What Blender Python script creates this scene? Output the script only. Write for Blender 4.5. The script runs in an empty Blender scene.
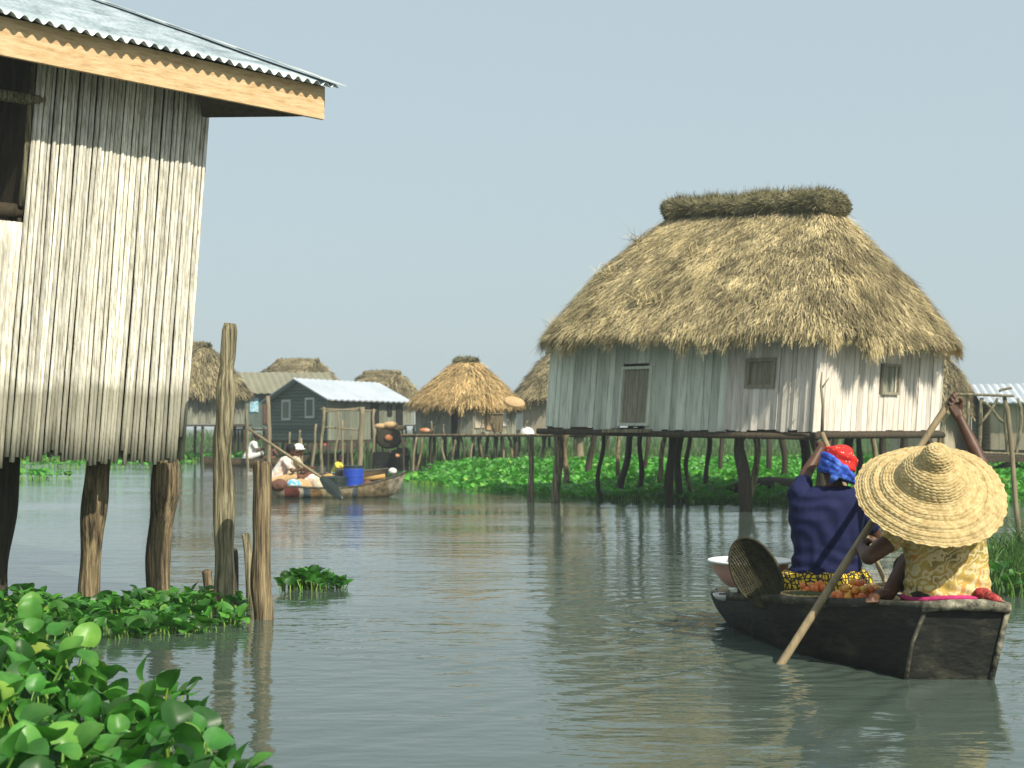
import bpy, bmesh, math, random
import numpy as np
from mathutils import Vector, Matrix, noise
random.seed(7); rng = np.random.default_rng(7)
sc = bpy.context.scene
COL = sc.collection
H = 1.40; F = 1450.0; PITCH = math.atan(44.0 / F)
R = math.radians

def P(px, py, Y):
    """point of the place seen at a pixel, at a measured distance Y in front of the camera"""
    u = (px - 512) / F; v = (384 - py) / F
    y = math.cos(PITCH) - v * math.sin(PITCH); z = math.sin(PITCH) + v * math.cos(PITCH)
    k = Y / y
    return Vector((u * k, Y, H + z * k))
def W(px, py):
    """point on the water seen at a pixel"""
    u = (px - 512) / F; v = (384 - py) / F
    y = math.cos(PITCH) - v * math.sin(PITCH); z = math.sin(PITCH) + v * math.cos(PITCH)
    k = -H / z
    return Vector((u * k, y * k, 0))
def nz(x, y, z, s=1.0): return noise.noise(Vector((x * s, y * s, z * s)))

# ------------------------------------------------------------------ camera, light, world
cam = bpy.data.cameras.new('camera'); co = bpy.data.objects.new('camera', cam); COL.objects.link(co)
co.location = (0, 0, H); co.rotation_euler = (math.pi / 2 + PITCH, 0, 0)
cam.sensor_width = 36; cam.lens = F / 1024 * 36; cam.clip_end = 5000; cam.clip_start = .1
cam.dof.use_dof = True; cam.dof.focus_distance = 10.0; cam.dof.aperture_fstop = 4.5
sc.camera = co
EL = R(43); AZ = (0.62, -0.785)
S = Vector((AZ[0] * math.cos(EL), AZ[1] * math.cos(EL), math.sin(EL)))
sun = bpy.data.lights.new('sun', 'SUN'); so = bpy.data.objects.new('sun', sun); COL.objects.link(so)
so.rotation_euler = S.to_track_quat('Z', 'Y').to_euler()
sun.energy = 5.0; sun.angle = R(0.6); sun.color = (1.0, .93, .80)
w = bpy.data.worlds.new('World'); sc.world = w; w.use_nodes = True
nt = w.node_tree; bg = nt.nodes['Background']
sky = nt.nodes.new('ShaderNodeTexSky'); sky.sky_type = 'NISHITA'; sky.sun_disc = False
sky.sun_elevation = EL; sky.sun_rotation = math.atan2(AZ[0], AZ[1]); sky.air_density = 1.2; sky.dust_density = 3.0
mx = nt.nodes.new('ShaderNodeMix'); mx.data_type = 'RGBA'; mx.inputs[0].default_value = .80
hz = nt.nodes.new('ShaderNodeRGB'); hz.outputs[0].default_value = (4.75, 5.80, 6.20, 1)
nt.links.new(sky.outputs[0], mx.inputs[6]); nt.links.new(hz.outputs[0], mx.inputs[7])
nt.links.new(mx.outputs[2], bg.inputs[0]); bg.inputs[1].default_value = 0.10
sc.view_settings.view_transform = 'Standard'; sc.view_settings.look = 'None'
sc.view_settings.exposure = 0.25; sc.view_settings.gamma = 1

# ------------------------------------------------------------------ materials
def mat(name, cols, scale=(1, 1, 1), nscale=4.0, rough=.8, bump=.0, bscale=None, tint=0.0, spec=.3, detail=5, contrast=(.3, .7), extra=None, metal=0.0):
    m = bpy.data.materials.new(name); m.use_nodes = True
    n = m.node_tree.nodes; l = m.node_tree.links; b = n['Principled BSDF']
    tc = n.new('ShaderNodeTexCoord'); mp = n.new('ShaderNodeMapping'); mp.inputs['Scale'].default_value = scale
    l.new(tc.outputs['Object'], mp.inputs[0])
    t = n.new('ShaderNodeTexNoise'); t.inputs['Scale'].default_value = nscale; t.inputs['Detail'].default_value = detail
    t.inputs['Roughness'].default_value = .65
    l.new(mp.outputs[0], t.inputs[0])
    r = n.new('ShaderNodeValToRGB'); l.new(t.outputs[0], r.inputs[0])
    e = r.color_ramp.elements
    k = len(cols)
    for i, c in enumerate(cols):
        pos = contrast[0] + (contrast[1] - contrast[0]) * (i / max(1, k - 1))
        if i < 2: q = e[i]; q.position = pos
        else: q = e.new(pos)
        q.color = (*c, 1)
    if k == 1: e[1].color = (*cols[0], 1)
    out = r.outputs[0]
    if extra: out = extra(n, l, tc, out)
    if tint:
        a = n.new('ShaderNodeAttribute'); a.attribute_name = 'tint'
        ml = n.new('ShaderNodeMath'); ml.operation = 'MULTIPLY_ADD'; ml.inputs[1].default_value = tint * 2; ml.inputs[2].default_value = 1 - tint
        l.new(a.outputs['Fac'], ml.inputs[0])
        mm = n.new('ShaderNodeVectorMath'); mm.operation = 'SCALE'
        l.new(out, mm.inputs[0]); l.new(ml.outputs[0], mm.inputs['Scale']); out = mm.outputs[0]
    l.new(out, b.inputs['Base Color'])
    b.inputs['Roughness'].default_value = rough; b.inputs['Specular IOR Level'].default_value = spec
    b.inputs['Metallic'].default_value = metal
    if bump:
        bt = n.new('ShaderNodeTexNoise'); bt.inputs['Scale'].default_value = bscale or nscale * 3; bt.inputs['Detail'].default_value = 4
        l.new(mp.outputs[0], bt.inputs[0])
        bb = n.new('ShaderNodeBump'); bb.inputs['Strength'].default_value = 1; bb.inputs['Distance'].default_value = bump
        l.new(bt.outputs[0], bb.inputs['Height']); l.new(bb.outputs[0], b.inputs['Normal'])
    return m

def height_mix(z0, z1, col, amt, nsc=6):
    """a stain that ends at a level of the thing itself (damp or weathering), ragged edge"""
    def f(n, l, tc, out):
        sp = n.new('ShaderNodeSeparateXYZ'); l.new(tc.outputs['Object'], sp.inputs[0])
        t = n.new('ShaderNodeTexNoise'); t.inputs['Scale'].default_value = nsc; l.new(tc.outputs['Object'], t.inputs[0])
        a = n.new('ShaderNodeMath'); a.operation = 'MULTIPLY_ADD'; a.inputs[1].default_value = .25; l.new(t.outputs[0], a.inputs[0]); l.new(sp.outputs[2], a.inputs[2])
        mr = n.new('ShaderNodeMapRange'); mr.inputs['From Min'].default_value = z0 + .125; mr.inputs['From Max'].default_value = z1 + .125
        mr.inputs['To Min'].default_value = amt; mr.inputs['To Max'].default_value = 0
        l.new(a.outputs[0], mr.inputs[0])
        m = n.new('ShaderNodeMix'); m.data_type = 'RGBA'; l.new(mr.outputs[0], m.inputs[0]); l.new(out, m.inputs[6]); m.inputs[7].default_value = (*col, 1)
        return m.outputs[2]
    return f

M = {}
M['reed'] = mat('palm_rib', [(.20, .18, .12), (.54, .51, .41), (.78, .75, .65)], (20, 20, 2.2), 3, .75, .004, 9, tint=.36, extra=height_mix(1.66, 1.80, (.20, .195, .13), .72, 5), contrast=(.26, .60))
M['fascia'] = mat('new_timber', [(.32, .20, .09), (.55, .37, .185), (.66, .48, .27)], (2.2, 2.2, 14), 3, .7, .003, contrast=(.25, .62))
M['zinc'] = mat('corrugated_zinc', [(.20, .26, .28), (.44, .51, .53), (.70, .75, .76)], (1.6, .5, 1), 3.2, .42, .001, 40, spec=.5, metal=.25, contrast=(.3, .75))
M['zinc_far'] = mat('weathered_zinc', [(.40, .44, .48), (.52, .56, .60)], (1, 1, 1), .8, .4, spec=.5)
M['zinc_old'] = mat('old_zinc', [(.17, .165, .11), (.25, .24, .17)], (1, 1, 1), 1.2, .6, spec=.3)
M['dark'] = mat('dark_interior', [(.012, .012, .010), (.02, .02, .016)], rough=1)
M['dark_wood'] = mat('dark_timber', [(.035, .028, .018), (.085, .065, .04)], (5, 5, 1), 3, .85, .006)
M['post'] = mat('weathered_post', [(.03, .028, .016), (.19, .165, .095), (.40, .35, .22)], (14, 14, .7), 3, .85, .03, 5, contrast=(.34, .64))
M['post_brown'] = mat('brown_post', [(.025, .021, .013), (.16, .122, .068), (.36, .275, .15)], (13, 13, .7), 3, .85, .03, 5, contrast=(.34, .66))
M['post_dark'] = mat('dark_post', [(.022, .018, .011), (.07, .055, .035)], (8, 8, .9), 3, .7, .006, 6)  # one dark wood tone for stilts, stakes and the overturned canoe
M['stick'] = mat('pale_stick', [(.14, .115, .07), (.30, .25, .155)], (8, 8, 1), 3, .8, .003)
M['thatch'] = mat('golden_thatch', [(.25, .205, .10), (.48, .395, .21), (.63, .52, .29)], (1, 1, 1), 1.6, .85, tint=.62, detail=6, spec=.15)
M['thatch_old'] = mat('grey_thatch', [(.13, .115, .065), (.24, .20, .11), (.33, .28, .16)], (1, 1, 1), 1.5, .9, tint=.5, spec=.1)
M['thatch_cap'] = mat('dark_ridge_thatch', [(.07, .068, .032), (.17, .155, .08), (.26, .23, .125)], (1, 1, 1), 3.5, .9, tint=.5, spec=.1)
M['thatch_far'] = mat('straw_thatch', [(.30, .20, .085), (.50, .355, .16), (.60, .44, .21)], (1, 1, 1), .9, .85, tint=.45, spec=.1)
M['board'] = mat('grey_boards', [(.33, .345, .27), (.62, .64, .52), (.76, .77, .65)], (10, 10, .8), 2, .8, .004, 8, tint=.30, contrast=(.25, .7))
M['board_pale'] = mat('pale_boards', [(.38, .34, .28), (.64, .58, .49), (.76, .70, .61)], (8, 8, .8), 2, .8, .004, 8, tint=.20, contrast=(.25, .65))
M['door_wood'] = mat('door_boards', [(.17, .155, .10), (.38, .345, .25)], (10, 10, 1), 2.5, .8, .004)
M['green_wall'] = mat('green_clapboard', [(.075, .105, .085), (.13, .17, .135)], (2, 2, 8), 2, .75, tint=.25)
M['green_wall_pale'] = mat('pale_green_boards', [(.13, .15, .11), (.24, .25, .18)], (6, 6, 1), 2, .75, tint=.25)
M['frame_white'] = mat('white_paint', [(.42, .46, .42), (.55, .58, .54)], rough=.6)
M['cream_wall'] = mat('cream_mud_wall', [(.38, .33, .23), (.52, .46, .34)], (1, 1, 1), 2, .9, .004)
M['grey_wall'] = mat('grey_green_wall', [(.17, .18, .13), (.30, .30, .23)], (6, 6, 1), 2, .85, tint=.3)
M['ochre'] = mat('ochre_cloth', [(.40, .24, .07), (.52, .33, .11)], rough=.8)
M['white_cloth'] = mat('white_cloth', [(.62, .60, .56), (.78, .77, .73)], (1, 1, 1), 9, .9, .004)
M['red'] = mat('red_cloth', [(.48, .055, .025), (.62, .09, .04)], rough=.8)
M['hull'] = mat('old_canoe_wood', [(.004, .005, .0035), (.010, .011, .008), (.065, .062, .042)], (2.2, 1.0, 4), 2.4, .58, .006, 9, contrast=(.3, .8), spec=.25)
M['hull_rim'] = mat('worn_gunwale_wood', [(.02, .02, .014), (.055, .052, .036), (.22, .20, .14)], (5, 2, 5), 3, .7, .004, contrast=(.3, .75))
M['hull_brown'] = mat('brown_canoe_wood', [(.06, .04, .022), (.16, .11, .06)], (2, 2, 6), 3, .75, .006)
M['paddle'] = mat('paddle_wood', [(.17, .13, .07), (.33, .26, .15)], (6, 6, 1.4), 4, .6, .002)
M['skin'] = mat('dark_brown_skin', [(.060, .024, .010), (.105, .045, .020)], (1, 1, 1), 14, .52, .0006, 120, spec=.45)
M['skin_far'] = mat('brown_skin', [(.07, .033, .018), (.09, .045, .025)], rough=.5)
M['hair'] = mat('black_hair', [(.006, .006, .006), (.015, .013, .012)], rough=.7, bump=.003, bscale=60)
M['navy'] = mat('navy_cotton', [(.007, .010, .042), (.013, .017, .070)], (1, 1, 1), 8, .82, .0015, 90, spec=.2)
M['straw'] = mat('braided_straw', [(.26, .185, .07), (.47, .35, .155), (.62, .49, .26)], (1, 1, 1), 26, .68, .003, 110, tint=.22, spec=.3, contrast=(.25, .7))
M['weave'] = mat('dark_wicker', [(.013, .013, .006), (.055, .050, .022)], (1, 1, 1), 30, .7, .002, tint=.4)
M['weave_tan'] = mat('tan_wicker', [(.22, .15, .06), (.46, .35, .17)], (1, 1, 1), 30, .7, .002, tint=.4)
M['greens'] = mat('dried_leaves', [(.035, .045, .012), (.12, .12, .045)], (1, 1, 1), 45, .9, .006)
M['basin_in'] = mat('white_enamel', [(.74, .74, .71), (.80, .80, .77)], rough=.3, spec=.5)
M['basin_out'] = mat('pink_enamel', [(.55, .27, .22), (.66, .36, .30)], (1, 1, 1), 5, .35, spec=.5)
M['fruit'] = mat('tomato_skin', [(.74, .22, .03), (.82, .36, .05), (.85, .50, .08)], (1, 1, 1), .9, .32, spec=.5, tint=0)
M['fruit_red'] = mat('ripe_tomato_skin', [(.68, .13, .03), (.80, .25, .05)], (1, 1, 1), 5, .3, spec=.5)
M['fruit_yellow'] = mat('yellow_tomato_skin', [(.75, .38, .05), (.82, .52, .08)], (1, 1, 1), 5, .3, spec=.5)
M['blue_plastic'] = mat('blue_plastic', [(.012, .05, .36), (.02, .08, .46)], rough=.4, spec=.5)
M['black_plastic'] = mat('black_plastic', [(.012, .02, .018), (.03, .045, .04)], rough=.45, spec=.5)
M['pink_shirt'] = mat('pink_white_print', [(.62, .35, .28), (.70, .62, .52), (.72, .70, .64)], nscale=14, contrast=(.4, .6))
M['beige_shirt'] = mat('beige_shirt', [(.42, .38, .26), (.58, .54, .40)], nscale=8)
M['yellow_shirt'] = mat('yellow_shirt', [(.62, .50, .05), (.72, .60, .10)], nscale=8)
M['cyan_cloth'] = mat('light_blue_cloth', [(.10, .42, .58), (.55, .68, .72)], nscale=12, contrast=(.45, .55))
M['brown_cloth'] = mat('brown_cloth', [(.10, .045, .03), (.17, .08, .055)], nscale=8)
M['tan_cloth'] = mat('tan_cloth', [(.42, .27, .12), (.55, .38, .20)], nscale=8)
M['magenta'] = mat('magenta_cloth', [(.36, .02, .11), (.50, .04, .17)], nscale=8, rough=.8)
M['red_dark'] = mat('crimson_print_cloth', [(.16, .012, .015), (.34, .03, .03), (.45, .30, .18)], (1, 1, 1), 34, .8, .002, contrast=(.35, .72))
M['stern_wood'] = mat('bleached_stern_and_highlight', [(.04, .04, .028), (.17, .16, .11), (.40, .37, .27)], (6, 2, 6), 3, .8, .006, contrast=(.36, .68))  # bleached rail wood, also the painted highlight of the transom edge
M['orange_cloth'] = mat('faded_orange_cloth', [(.42, .12, .04), (.50, .20, .08), (.6, .5, .4)], (1, 1, 1), 6, .8)
M['mud'] = mat('marsh_ground', [(.035, .055, .015), (.07, .10, .03)], (1, 1, 1), .6, .95)

def leafmat(name, a, b, c, tint=.45, rough=.38):
    m = mat(name, [a, b, c], (1, 1, 1), 3.0, rough, 0, tint=tint, spec=.45)
    n = m.node_tree.nodes; l = m.node_tree.links; bs = n['Principled BSDF']
    src = bs.inputs['Base Color'].links[0].from_socket; at_ = n.new('ShaderNodeAttribute'); at_.attribute_name = 'tint'
    mr_ = n.new('ShaderNodeMapRange'); mr_.inputs['From Min'].default_value = 1.15; mr_.inputs['From Max'].default_value = 1.6; mr_.inputs['To Max'].default_value = .75; l.new(at_.outputs['Fac'], mr_.inputs[0])
    my_ = n.new('ShaderNodeMix'); my_.data_type = 'RGBA'; l.new(mr_.outputs[0], my_.inputs[0]); l.new(src, my_.inputs[6]); my_.inputs[7].default_value = (.30, .32, .05, 1); l.new(my_.outputs[2], bs.inputs['Base Color'])
    tr = n.new('ShaderNodeBsdfTranslucent'); tr.inputs[0].default_value = (b[0] * 1.7, b[1] * 1.9, b[2] * .8, 1)
    mxs = n.new('ShaderNodeMixShader'); mxs.inputs[0].default_value = .28
    o = n['Material Output']; l.new(bs.outputs[0], mxs.inputs[1]); l.new(tr.outputs[0], mxs.inputs[2]); l.new(mxs.outputs[0], o.inputs[0])
    return m
M['leaf'] = leafmat('hyacinth_leaf', (.018, .085, .014), (.042, .165, .022), (.11, .27, .040), .7, .42)
M['leaf_far'] = leafmat('hyacinth_leaf_far', (.030, .15, .016), (.065, .27, .028), (.15, .38, .055), .6, .45)
M['grass'] = leafmat('marsh_grass', (.035, .085, .02), (.06, .13, .03), (.11, .18, .05), .6, .7)

# straw braid, fabric prints
def skirt_mat():
    def f(n, l, tc, out):
        mp = n.new('ShaderNodeMapping'); mp.inputs['Scale'].default_value = (26, 26, 30); l.new(tc.outputs['Object'], mp.inputs[0])
        wv = n.new('ShaderNodeTexWave'); wv.inputs['Scale'].default_value = .38; wv.inputs['Distortion'].default_value = 9; wv.inputs['Detail'].default_value = 0; wv.inputs['Detail Scale'].default_value = 1.1
        l.new(mp.outputs[0], wv.inputs[0])
        vo = n.new('ShaderNodeTexVoronoi'); vo.feature = 'DISTANCE_TO_EDGE'; vo.inputs['Scale'].default_value = .95; vo.inputs['Randomness'].default_value = .35; l.new(mp.outputs[0], vo.inputs[0])
        r1 = n.new('ShaderNodeMath'); r1.operation = 'LESS_THAN'; r1.inputs[1].default_value = .11; l.new(vo.outputs[0], r1.inputs[0])
        r2 = n.new('ShaderNodeMath'); r2.operation = 'GREATER_THAN'; r2.inputs[1].default_value = .80; l.new(wv.outputs[0], r2.inputs[0])
        a = n.new('ShaderNodeMath'); a.operation = 'MAXIMUM'; l.new(r1.outputs[0], a.inputs[0]); l.new(r2.outputs[0], a.inputs[1])
        m = n.new('ShaderNodeMix'); m.data_type = 'RGBA'; l.new(a.outputs[0], m.inputs[0]); l.new(out, m.inputs[6]); m.inputs[7].default_value = (.035, .03, .015, 1)
        return m.outputs[2]
    return mat('yellow_black_print', [(.62, .40, .02), (.78, .54, .03)], (1, 1, 1), 6, .8, .001, extra=f)
M['skirt'] = skirt_mat()
def tiedye_mat():
    def f(n, l, tc, out):
        mp = n.new('ShaderNodeMapping'); mp.inputs['Scale'].default_value = (1, 1, 1.1); mp.inputs['Rotation'].default_value = (.2, .6, .5); l.new(tc.outputs['Object'], mp.inputs[0])
        wv = n.new('ShaderNodeTexWave'); wv.wave_type = 'RINGS'; wv.inputs['Scale'].default_value = 6; wv.inputs['Distortion'].default_value = 14; wv.inputs['Detail'].default_value = 2; wv.inputs['Detail Scale'].default_value = 2.2
        l.new(mp.outputs[0], wv.inputs[0])
        r = n.new('ShaderNodeValToRGB'); e = r.color_ramp.elements; e[0].position = .52; e[0].color = (0, 0, 0, 1); e[1].position = .72; e[1].color = (1, 1, 1, 1); l.new(wv.outputs[0], r.inputs[0])
        m = n.new('ShaderNodeMix'); m.data_type = 'RGBA'; l.new(r.outputs[0], m.inputs[0]); l.new(out, m.inputs[6]); m.inputs[7].default_value = (.58, .49, .26, 1)
        return m.outputs[2]
    return mat('yellow_leaf_print', [(.16, .14, .05), (.40, .29, .07), (.50, .34, .09), (.52, .17, .03)], (1, 1, 1), 5.0, .8, .0015, 60, extra=f, contrast=(.30, .72), detail=2)
M['tiedye'] = tiedye_mat()
def dot_mat():
    def f(n, l, tc, out):
        vo = n.new('ShaderNodeTexVoronoi'); vo.inputs['Scale'].default_value = 42; l.new(tc.outputs['Object'], vo.inputs[0])
        r1 = n.new('ShaderNodeMath'); r1.operation = 'LESS_THAN'; r1.inputs[1].default_value = .20; l.new(vo.outputs[0], r1.inputs[0])
        m = n.new('ShaderNodeMix'); m.data_type = 'RGBA'; l.new(r1.outputs[0], m.inputs[0]); l.new(out, m.inputs[6]); m.inputs[7].default_value = (.75, .55, .35, 1)
        return m.outputs[2]
    return mat('red_dotted_cotton', [(.50, .012, .010), (.62, .025, .018)], (1, 1, 1), 6, .7, .001, extra=f)
M['scarf_red'] = dot_mat()
M['scarf_blue'] = mat('blue_print_cotton', [(.015, .04, .26), (.03, .09, .48), (.10, .22, .60)], (1, 1, 1), 22, .7, .001, contrast=(.35, .65))
def canoe_paint():
    # painted bands along the hull of the far canoe
    m = bpy.data.materials.new('painted_bands'); m.use_nodes = True; n = m.node_tree.nodes; l = m.node_tree.links; b = n['Principled BSDF']
    tc = n.new('ShaderNodeTexCoord'); sp = n.new('ShaderNodeSeparateXYZ'); l.new(tc.outputs['Object'], sp.inputs[0])
    t = n.new('ShaderNodeTexNoise'); t.inputs['Scale'].default_value = 5; l.new(tc.outputs['Object'], t.inputs[0])
    a = n.new('ShaderNodeMath'); a.operation = 'MULTIPLY_ADD'; a.inputs[1].default_value = .16; l.new(t.outputs[0], a.inputs[0]); l.new(sp.outputs[0], a.inputs[2])
    mr = n.new('ShaderNodeMapRange'); mr.inputs['From Min'].default_value = -1.5; mr.inputs['From Max'].default_value = 1.5; l.new(a.outputs[0], mr.inputs[0])
    r = n.new('ShaderNodeValToRGB'); r.color_ramp.interpolation = 'CONSTANT'; l.new(mr.outputs[0], r.inputs[0])
    cols = [(0, (.20, .16, .10)), (.14, (.44, .36, .24)), (.24, (.20, .05, .035)), (.33, (.50, .44, .32)), (.36, (.08, .12, .15)), (.41, (.36, .22, .08)), (.48, (.50, .42, .24)), (.60, (.36, .30, .18)), (.69, (.08, .11, .13)), (.72, (.26, .20, .11)), (.93, (.38, .34, .25))]
    e = r.color_ramp.elements
    for i, (p, c) in enumerate(cols):
        q = e[i] if i < 2 else e.new(p); q.position = p; q.color = (*c, 1)
    n2 = n.new('ShaderNodeTexNoise'); n2.inputs['Scale'].default_value = 9; n2.inputs['Detail'].default_value = 6; l.new(tc.outputs['Object'], n2.inputs[0])
    m2 = n.new('ShaderNodeMapRange'); m2.inputs['From Min'].default_value = .3; m2.inputs['From Max'].default_value = .7; m2.inputs['To Min'].default_value = .22; m2.inputs['To Max'].default_value = 1.0; l.new(n2.outputs[0], m2.inputs[0])
    vm = n.new('ShaderNodeVectorMath'); vm.operation = 'SCALE'; l.new(r.outputs[0], vm.inputs[0]); l.new(m2.outputs[0], vm.inputs['Scale'])
    l.new(vm.outputs[0], b.inputs['Base Color']); b.inputs['Roughness'].default_value = .7
    return m
M['bands'] = canoe_paint()

# ------------------------------------------------------------------ mesh helpers
class MB:
    def __init__(s): s.v = []; s.f = []; s.t = []
    def add(s, vs, fs, tint=.5):
        o = len(s.v); s.v += [tuple(x) for x in vs]; s.f += [tuple(i + o for i in q) for q in fs]; s.t += [tint] * len(vs)
    def box(s, c, size, rot=None, tint=.5):
        hx, hy, hz_ = [q / 2 for q in size]
        vs = [Vector((x, y, z)) for x in (-hx, hx) for y in (-hy, hy) for z in (-hz_, hz_)]
        if rot is not None: vs = [rot @ q for q in vs]
        c = Vector(c); s.add([q + c for q in vs], [(0, 1, 3, 2), (4, 6, 7, 5), (0, 4, 5, 1), (2, 3, 7, 6), (0, 2, 6, 4), (1, 5, 7, 3)], tint)
    def prism(s, quad, depth, tint=.5):
        """quad of 4 points extruded along vector depth"""
        a = [Vector(q) for q in quad]; b = [q + Vector(depth) for q in a]
        s.add(a + b, [(3, 2, 1, 0), (4, 5, 6, 7), (0, 1, 5, 4), (1, 2, 6, 5), (2, 3, 7, 6), (3, 0, 4, 7)], tint)
    def tube(s, pts, rad, n=8, rough=0.0, seed=0, freq=3.0, tint=.5, flat=1.0, caps=True):
        pts = [Vector(p) for p in pts]
        if isinstance(rad, (int, float)): rad = [rad] * len(pts)
        vs = []; fs = []
        up = Vector((0, 0, 1)); d0 = (pts[-1] - pts[0]).normalized()
        ref = Vector((1, 0, 0)) if abs(d0.z) > .7 else up
        for i, p in enumerate(pts):
            d = (pts[min(i + 1, len(pts) - 1)] - pts[max(i - 1, 0)]).normalized()
            a = d.cross(ref).normalized(); b = d.cross(a)
            for k in range(n):
                th = 2 * math.pi * k / n; r = rad[i]
                q = a * math.cos(th) + b * math.sin(th) * flat
                if rough: r *= 1 + rough * (nz(p.x + seed * 7.1 + q.x * .15, p.y + q.y * .15, p.z + seed, freq) + .5 * nz(q.x * 1.1 + seed, q.y * 1.1, p.z * 1.3 + 3 * seed, 1.0))
                vs.append(p + q * r)
        for i in range(len(pts) - 1):
            for k in range(n):
                fs.append((i * n + k, i * n + (k + 1) % n, (i + 1) * n + (k + 1) % n, (i + 1) * n + k))
        if caps:
            fs.append(tuple(range(n))[::-1]); fs.append(tuple((len(pts) - 1) * n + k for k in range(n)))
        s.add(vs, fs, tint)
    def ball(s, c, r, rot=None, n=14, m=9, tint=.5):
        if isinstance(r, (int, float)): r = (r, r, r)
        vs = []; fs = []
        for i in range(m + 1):
            ph = math.pi * i / m
            for k in range(n):
                th = 2 * math.pi * k / n
                q = Vector((r[0] * math.sin(ph) * math.cos(th), r[1] * math.sin(ph) * math.sin(th), r[2] * math.cos(ph)))
                if rot is not None: q = rot @ q
                vs.append(q + Vector(c))
        for i in range(m):
            for k in range(n):
                fs.append((i * n + k, (i + 1) * n + k, (i + 1) * n + (k + 1) % n, i * n + (k + 1) % n))
        s.add(vs, fs, tint)
    def capsule(s, p0, r0, p1, r1, n=14, flat=1.0):
        p0 = Vector(p0); p1 = Vector(p1); d = (p1 - p0).normalized()
        pts = []; rr = []
        for a in (-85, -60, -30): pts.append(p0 + d * r0 * math.sin(R(a))); rr.append(r0 * math.cos(R(a)))
        for q in np.linspace(0, 1, 5): pts.append(p0.lerp(p1, q)); rr.append(r0 + (r1 - r0) * q)
        for a in (30, 60, 85): pts.append(p1 + d * r1 * math.sin(R(a))); rr.append(r1 * math.cos(R(a)))
        s.tube(pts, rr, n, flat=flat)
    def chain(s, pts, rad, flat=1.0):
        for i in range(len(pts) - 1): s.capsule(pts[i], rad[i], pts[i + 1], rad[i + 1], flat=flat)
    def grid(s, fn, nu, nv, closed_u=False, tintf=None):
        vs = []; ts = []
        for j in range(nv + 1):
            for i in range(nu + (0 if closed_u else 1)):
                p = fn(i / nu, j / nv); vs.append(p)
        w_ = nu if closed_u else nu + 1; fs = []
        for j in range(nv):
            for i in range(nu):
                i2 = (i + 1) % w_
                fs.append((j * w_ + i, j * w_ + i2, (j + 1) * w_ + i2, (j + 1) * w_ + i))
        s.add(vs, fs)
    def build(s, name, material, parent=None, smooth=False, loc=None, **tags):
        me = bpy.data.meshes.new(name)
        v = np.array(s.v, dtype=float)
        # object origins sit on the thing
        org = Vector((0, 0, 0)) if loc is None else Vector(loc)
        me.from_pydata([(a - org.x, b - org.y, c - org.z) for a, b, c in v], [], s.f)
        at = me.attributes.new('tint', 'FLOAT', 'POINT'); at.data.foreach_set('value', np.array(s.t, dtype=np.float32))
        me.materials.append(M[material])
        if smooth: me.polygons.foreach_set('use_smooth', [True] * len(me.polygons))
        me.update()
        o = bpy.data.objects.new(name, me); COL.objects.link(o); o.location = org
        if parent is not None:
            o.parent = parent; o.location = org - world_loc(parent)
        for k, q in tags.items(): o[k] = q
        return o
def world_loc(o):
    p = Vector(o.location)
    while o.parent is not None: o = o.parent; p += Vector(o.location)
    return p
def thing(name, loc, label, cat, group=None, kind=None):
    o = bpy.data.objects.new(name, None); COL.objects.link(o); o.location = loc; o.empty_display_size = .2
    o['label'] = label; o['category'] = cat
    if group: o['group'] = group
    if kind: o['kind'] = kind
    return o
def part(mb, name, material, parent, smooth=False, **k): return mb.build(name, material, parent, smooth, world_loc(parent), **k)
def solo(mb, name, material, loc, label, cat, group=None, smooth=False):
    o = mb.build(name, material, None, smooth, loc); o['label'] = label; o['category'] = cat
    if group: o['group'] = group
    return o
def fast_mesh(name, V, Fq, T, material, kind=None, smooth=True, parent=None):
    """V (n,3), Fq (m,4) quads, T (n) tint"""
    me = bpy.data.meshes.new(name); me.vertices.add(len(V)); me.vertices.foreach_set('co', V.astype(np.float32).ravel())
    me.loops.add(Fq.size); me.loops.foreach_set('vertex_index', Fq.astype(np.int32).ravel())
    me.polygons.add(len(Fq)); me.polygons.foreach_set('loop_start', np.arange(0, Fq.size, 4, dtype=np.int32))
    me.polygons.foreach_set('loop_total', np.full(len(Fq), 4, dtype=np.int32))
    if smooth: me.polygons.foreach_set('use_smooth', np.ones(len(Fq), dtype=bool))
    at = me.attributes.new('tint', 'FLOAT', 'POINT'); at.data.foreach_set('value', T.astype(np.float32))
    me.materials.append(M[material]); me.update(calc_edges=True); me.validate()
    o = bpy.data.objects.new(name, me); COL.objects.link(o)
    if parent is not None: o.parent = parent; o.location = -world_loc(parent)
    if kind: o['kind'] = kind
    return o
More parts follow.
